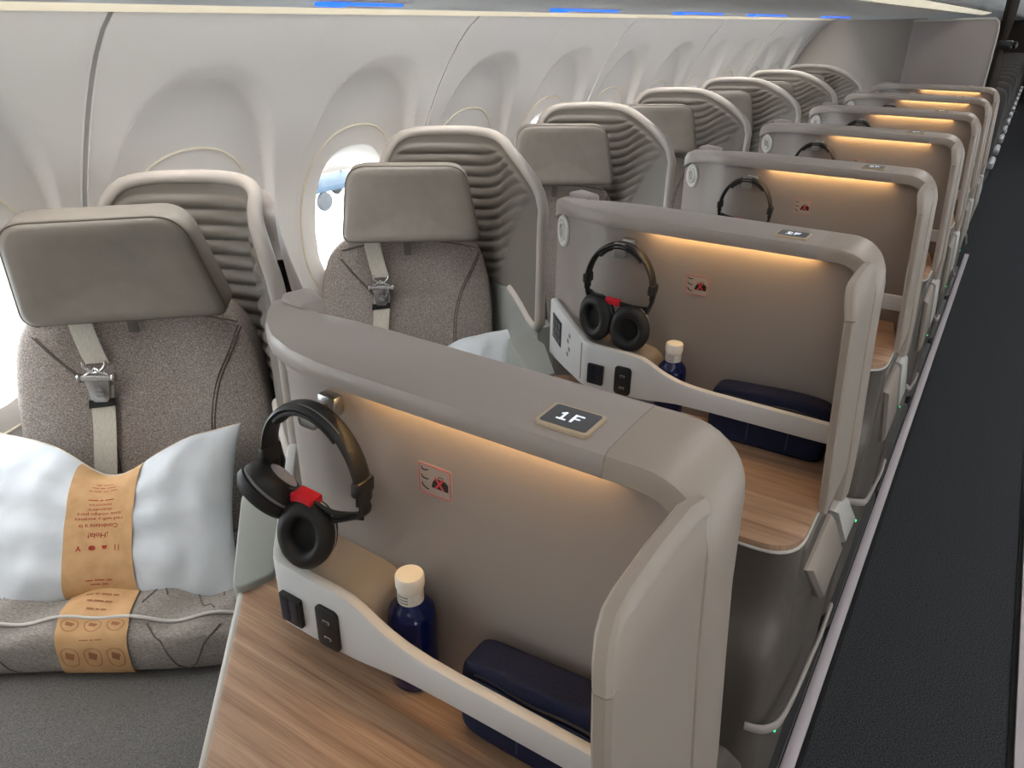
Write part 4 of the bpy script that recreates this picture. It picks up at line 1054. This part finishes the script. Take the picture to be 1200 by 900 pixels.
# ---- headphones on the hooks (local origin at the top inside of the band)
def make_headphones(n, label, rz, yaw_l, yaw_r, off=(0, 0, 0), pitch_l=0.0, pitch_r=0.0, tiltx=0.0, cl=(-0.041, 0, -0.158), cr=(0.036, -0.004, -0.166)):
    t = thing('headphones', label, 'headphones', (-0.604+off[0], 0.527+off[1]+n*P, 1.196+off[2]), 'black headphones on the hooks', rz, local=True)
    t.rotation_euler = (tiltx, 0, rz)
    A, B = 0.073, 0.088
    band = [(A*math.sin(a)*(1.0 if abs(a) < 1.6 else 1.0), 0, -B+B*math.cos(a)) for a in [(-1.72+3.44*k/36) for k in range(37)]]
    finish('headband', tube(band, 0.008, 12, flat=(0.013, 0.0042), up=(0, 1, 0)) if False else tube(band, 0.008, 12, flat=(0.0048, 0.0135), up=(0, 1, 0)), 'hpblack', t, 60)
    pad = [(A*0.93*math.sin(a), 0, -B+B*0.93*math.cos(a)) for a in [(-0.75+1.5*k/16) for k in range(17)]]
    finish('headband_pad', tube(pad, 0.007, 10, flat=(0.0055, 0.0125), up=(0, 1, 0)), 'hppad', t, 60)
    st_ = [((A+0.005)*math.sin(a), -0.006, -B+(B+0.0045)*math.cos(a)) for a in [(-0.1+0.8*k/14) for k in range(15)]]
    finish('band_stitch', tube(st_, 0.0008, 5), 'hpline', t, 60)
    for s in (-1, 1):
        cx, cyo, cz = cl if s < 0 else cr
        finish('slider_collar', box((s*A*0.988, 0, -B*0.92), (0.012, 0.029, 0.020), 0.003, Matrix.Rotation(s*0.06, 3, 'Y')), 'hpblack', t)
        yk = smooth_path([(s*0.0735, 0, -0.078), (s*0.0725, 0, -0.105), (s*0.068, 0.001, -0.120), (cx+s*0.022, cyo+0.004, cz+0.018)], 4)
        finish('yoke', tube(yk, 0.006, 10, flat=(0.0036, 0.0095), up=(0, 1, 0)), 'hpblack', t, 60)
        R_ = Matrix.Rotation((yaw_l if s < 0 else yaw_r), 3, 'Z') @ Matrix.Rotation((pitch_l if s < 0 else pitch_r), 3, 'X')
        def cup(bm, cy=-0.006):
            k_ = 1.04 if n == 0 else 1.22
            bmesh.ops.scale(bm, vec=(0.90*k_, 1.0, 1.06*k_), verts=bm.verts[:])
            bmesh.ops.rotate(bm, cent=(0, 0, 0), matrix=R_, verts=bm.verts[:]); bmesh.ops.translate(bm, vec=(cx, cy+cyo, cz), verts=bm.verts[:]); return bm
        ec = finish('ear_cup', cup(revolve([(0, 0.020), (0.020, 0.020), (0.031, 0.016), (0.0365, 0.006), (0.0370, -0.004), (0.0340, -0.008), (0, -0.008)], 36, 'y')), 'hpblack', t, 50)
        finish('ear_pad', cup(revolve([(0.0175, -0.004), (0.0190, -0.018), (0.0250, -0.0225), (0.0320, -0.0205), (0.0385, -0.012), (0.0385, -0.004), (0.034, -0.003), (0.0175, -0.004)], 36, 'y')), 'hppad', ec, 70)
        finish('ear_mesh', cup(revolve([(0, -0.0085), (0.018, -0.0085), (0.018, -0.007), (0, -0.007)], 28, 'y')), 'hole', ec)
        finish('cup_trim', cup(revolve([(0.0371, -0.002), (0.0378, -0.001), (0.0378, 0.0005), (0.0371, 0.0015), (0.0371, -0.002)], 36, 'y')), 'hpsilver' if s > 0 else 'hpline', ec)
        finish('cup_badge', cup(revolve([(0, 0.0215), (0.016, 0.0215), (0.019, 0.0195), (0, 0.0195)], 28, 'y')), 'hpsilver', ec)
    # cable bundle across, held by a red tag
    for k in range(4):
        dz = 0.0026*(k-1.5)
        cb = smooth_path([(-0.066, 0.004, -0.112+dz), (-0.04, -0.010-0.002*k, -0.112+dz), (0.0, -0.012-0.001*k, -0.118+dz), (0.04, -0.010-0.002*k, -0.122+dz*1.2), (0.066, 0.004, -0.126+dz)], 5)
        finish('cable', tube(cb, 0.0021, 7), 'hpblack', t, 60)
    finish('red_tag', box((-0.006, -0.013, -0.1170), (0.032, 0.022, 0.013) if n == 0 else (0.032, 0.014, 0.0125), 0.002, Matrix.Rotation(0.09, 3, 'Y')), 'red', t)
    return t
make_headphones(0, 'black headphones with red cable tag hanging on the nearest divider', math.radians(2), math.radians(-37), math.radians(15), off=(0.012, -0.018, 0.010), pitch_l=math.radians(41), pitch_r=math.radians(-18), cl=(-0.056, -0.012, -0.116), cr=(0.0, -0.014, -0.158))
make_headphones(1, 'black headphones hanging on the second divider, both ear pads showing', 0.0, math.radians(-16), math.radians(6))
make_headphones(2, 'black headphones on the third divider, band above the 2F cap', 0.0, math.radians(-10), math.radians(10))
make_headphones(3, 'black headphones on the fourth divider, only the band showing', 0.0, 0, 0)
make_headphones(4, 'black headphones on the fifth divider, top of the band showing', 0.0, 0, 0)
make_headphones(5, 'black headphones on the sixth divider, barely visible', 0.0, 0, 0)
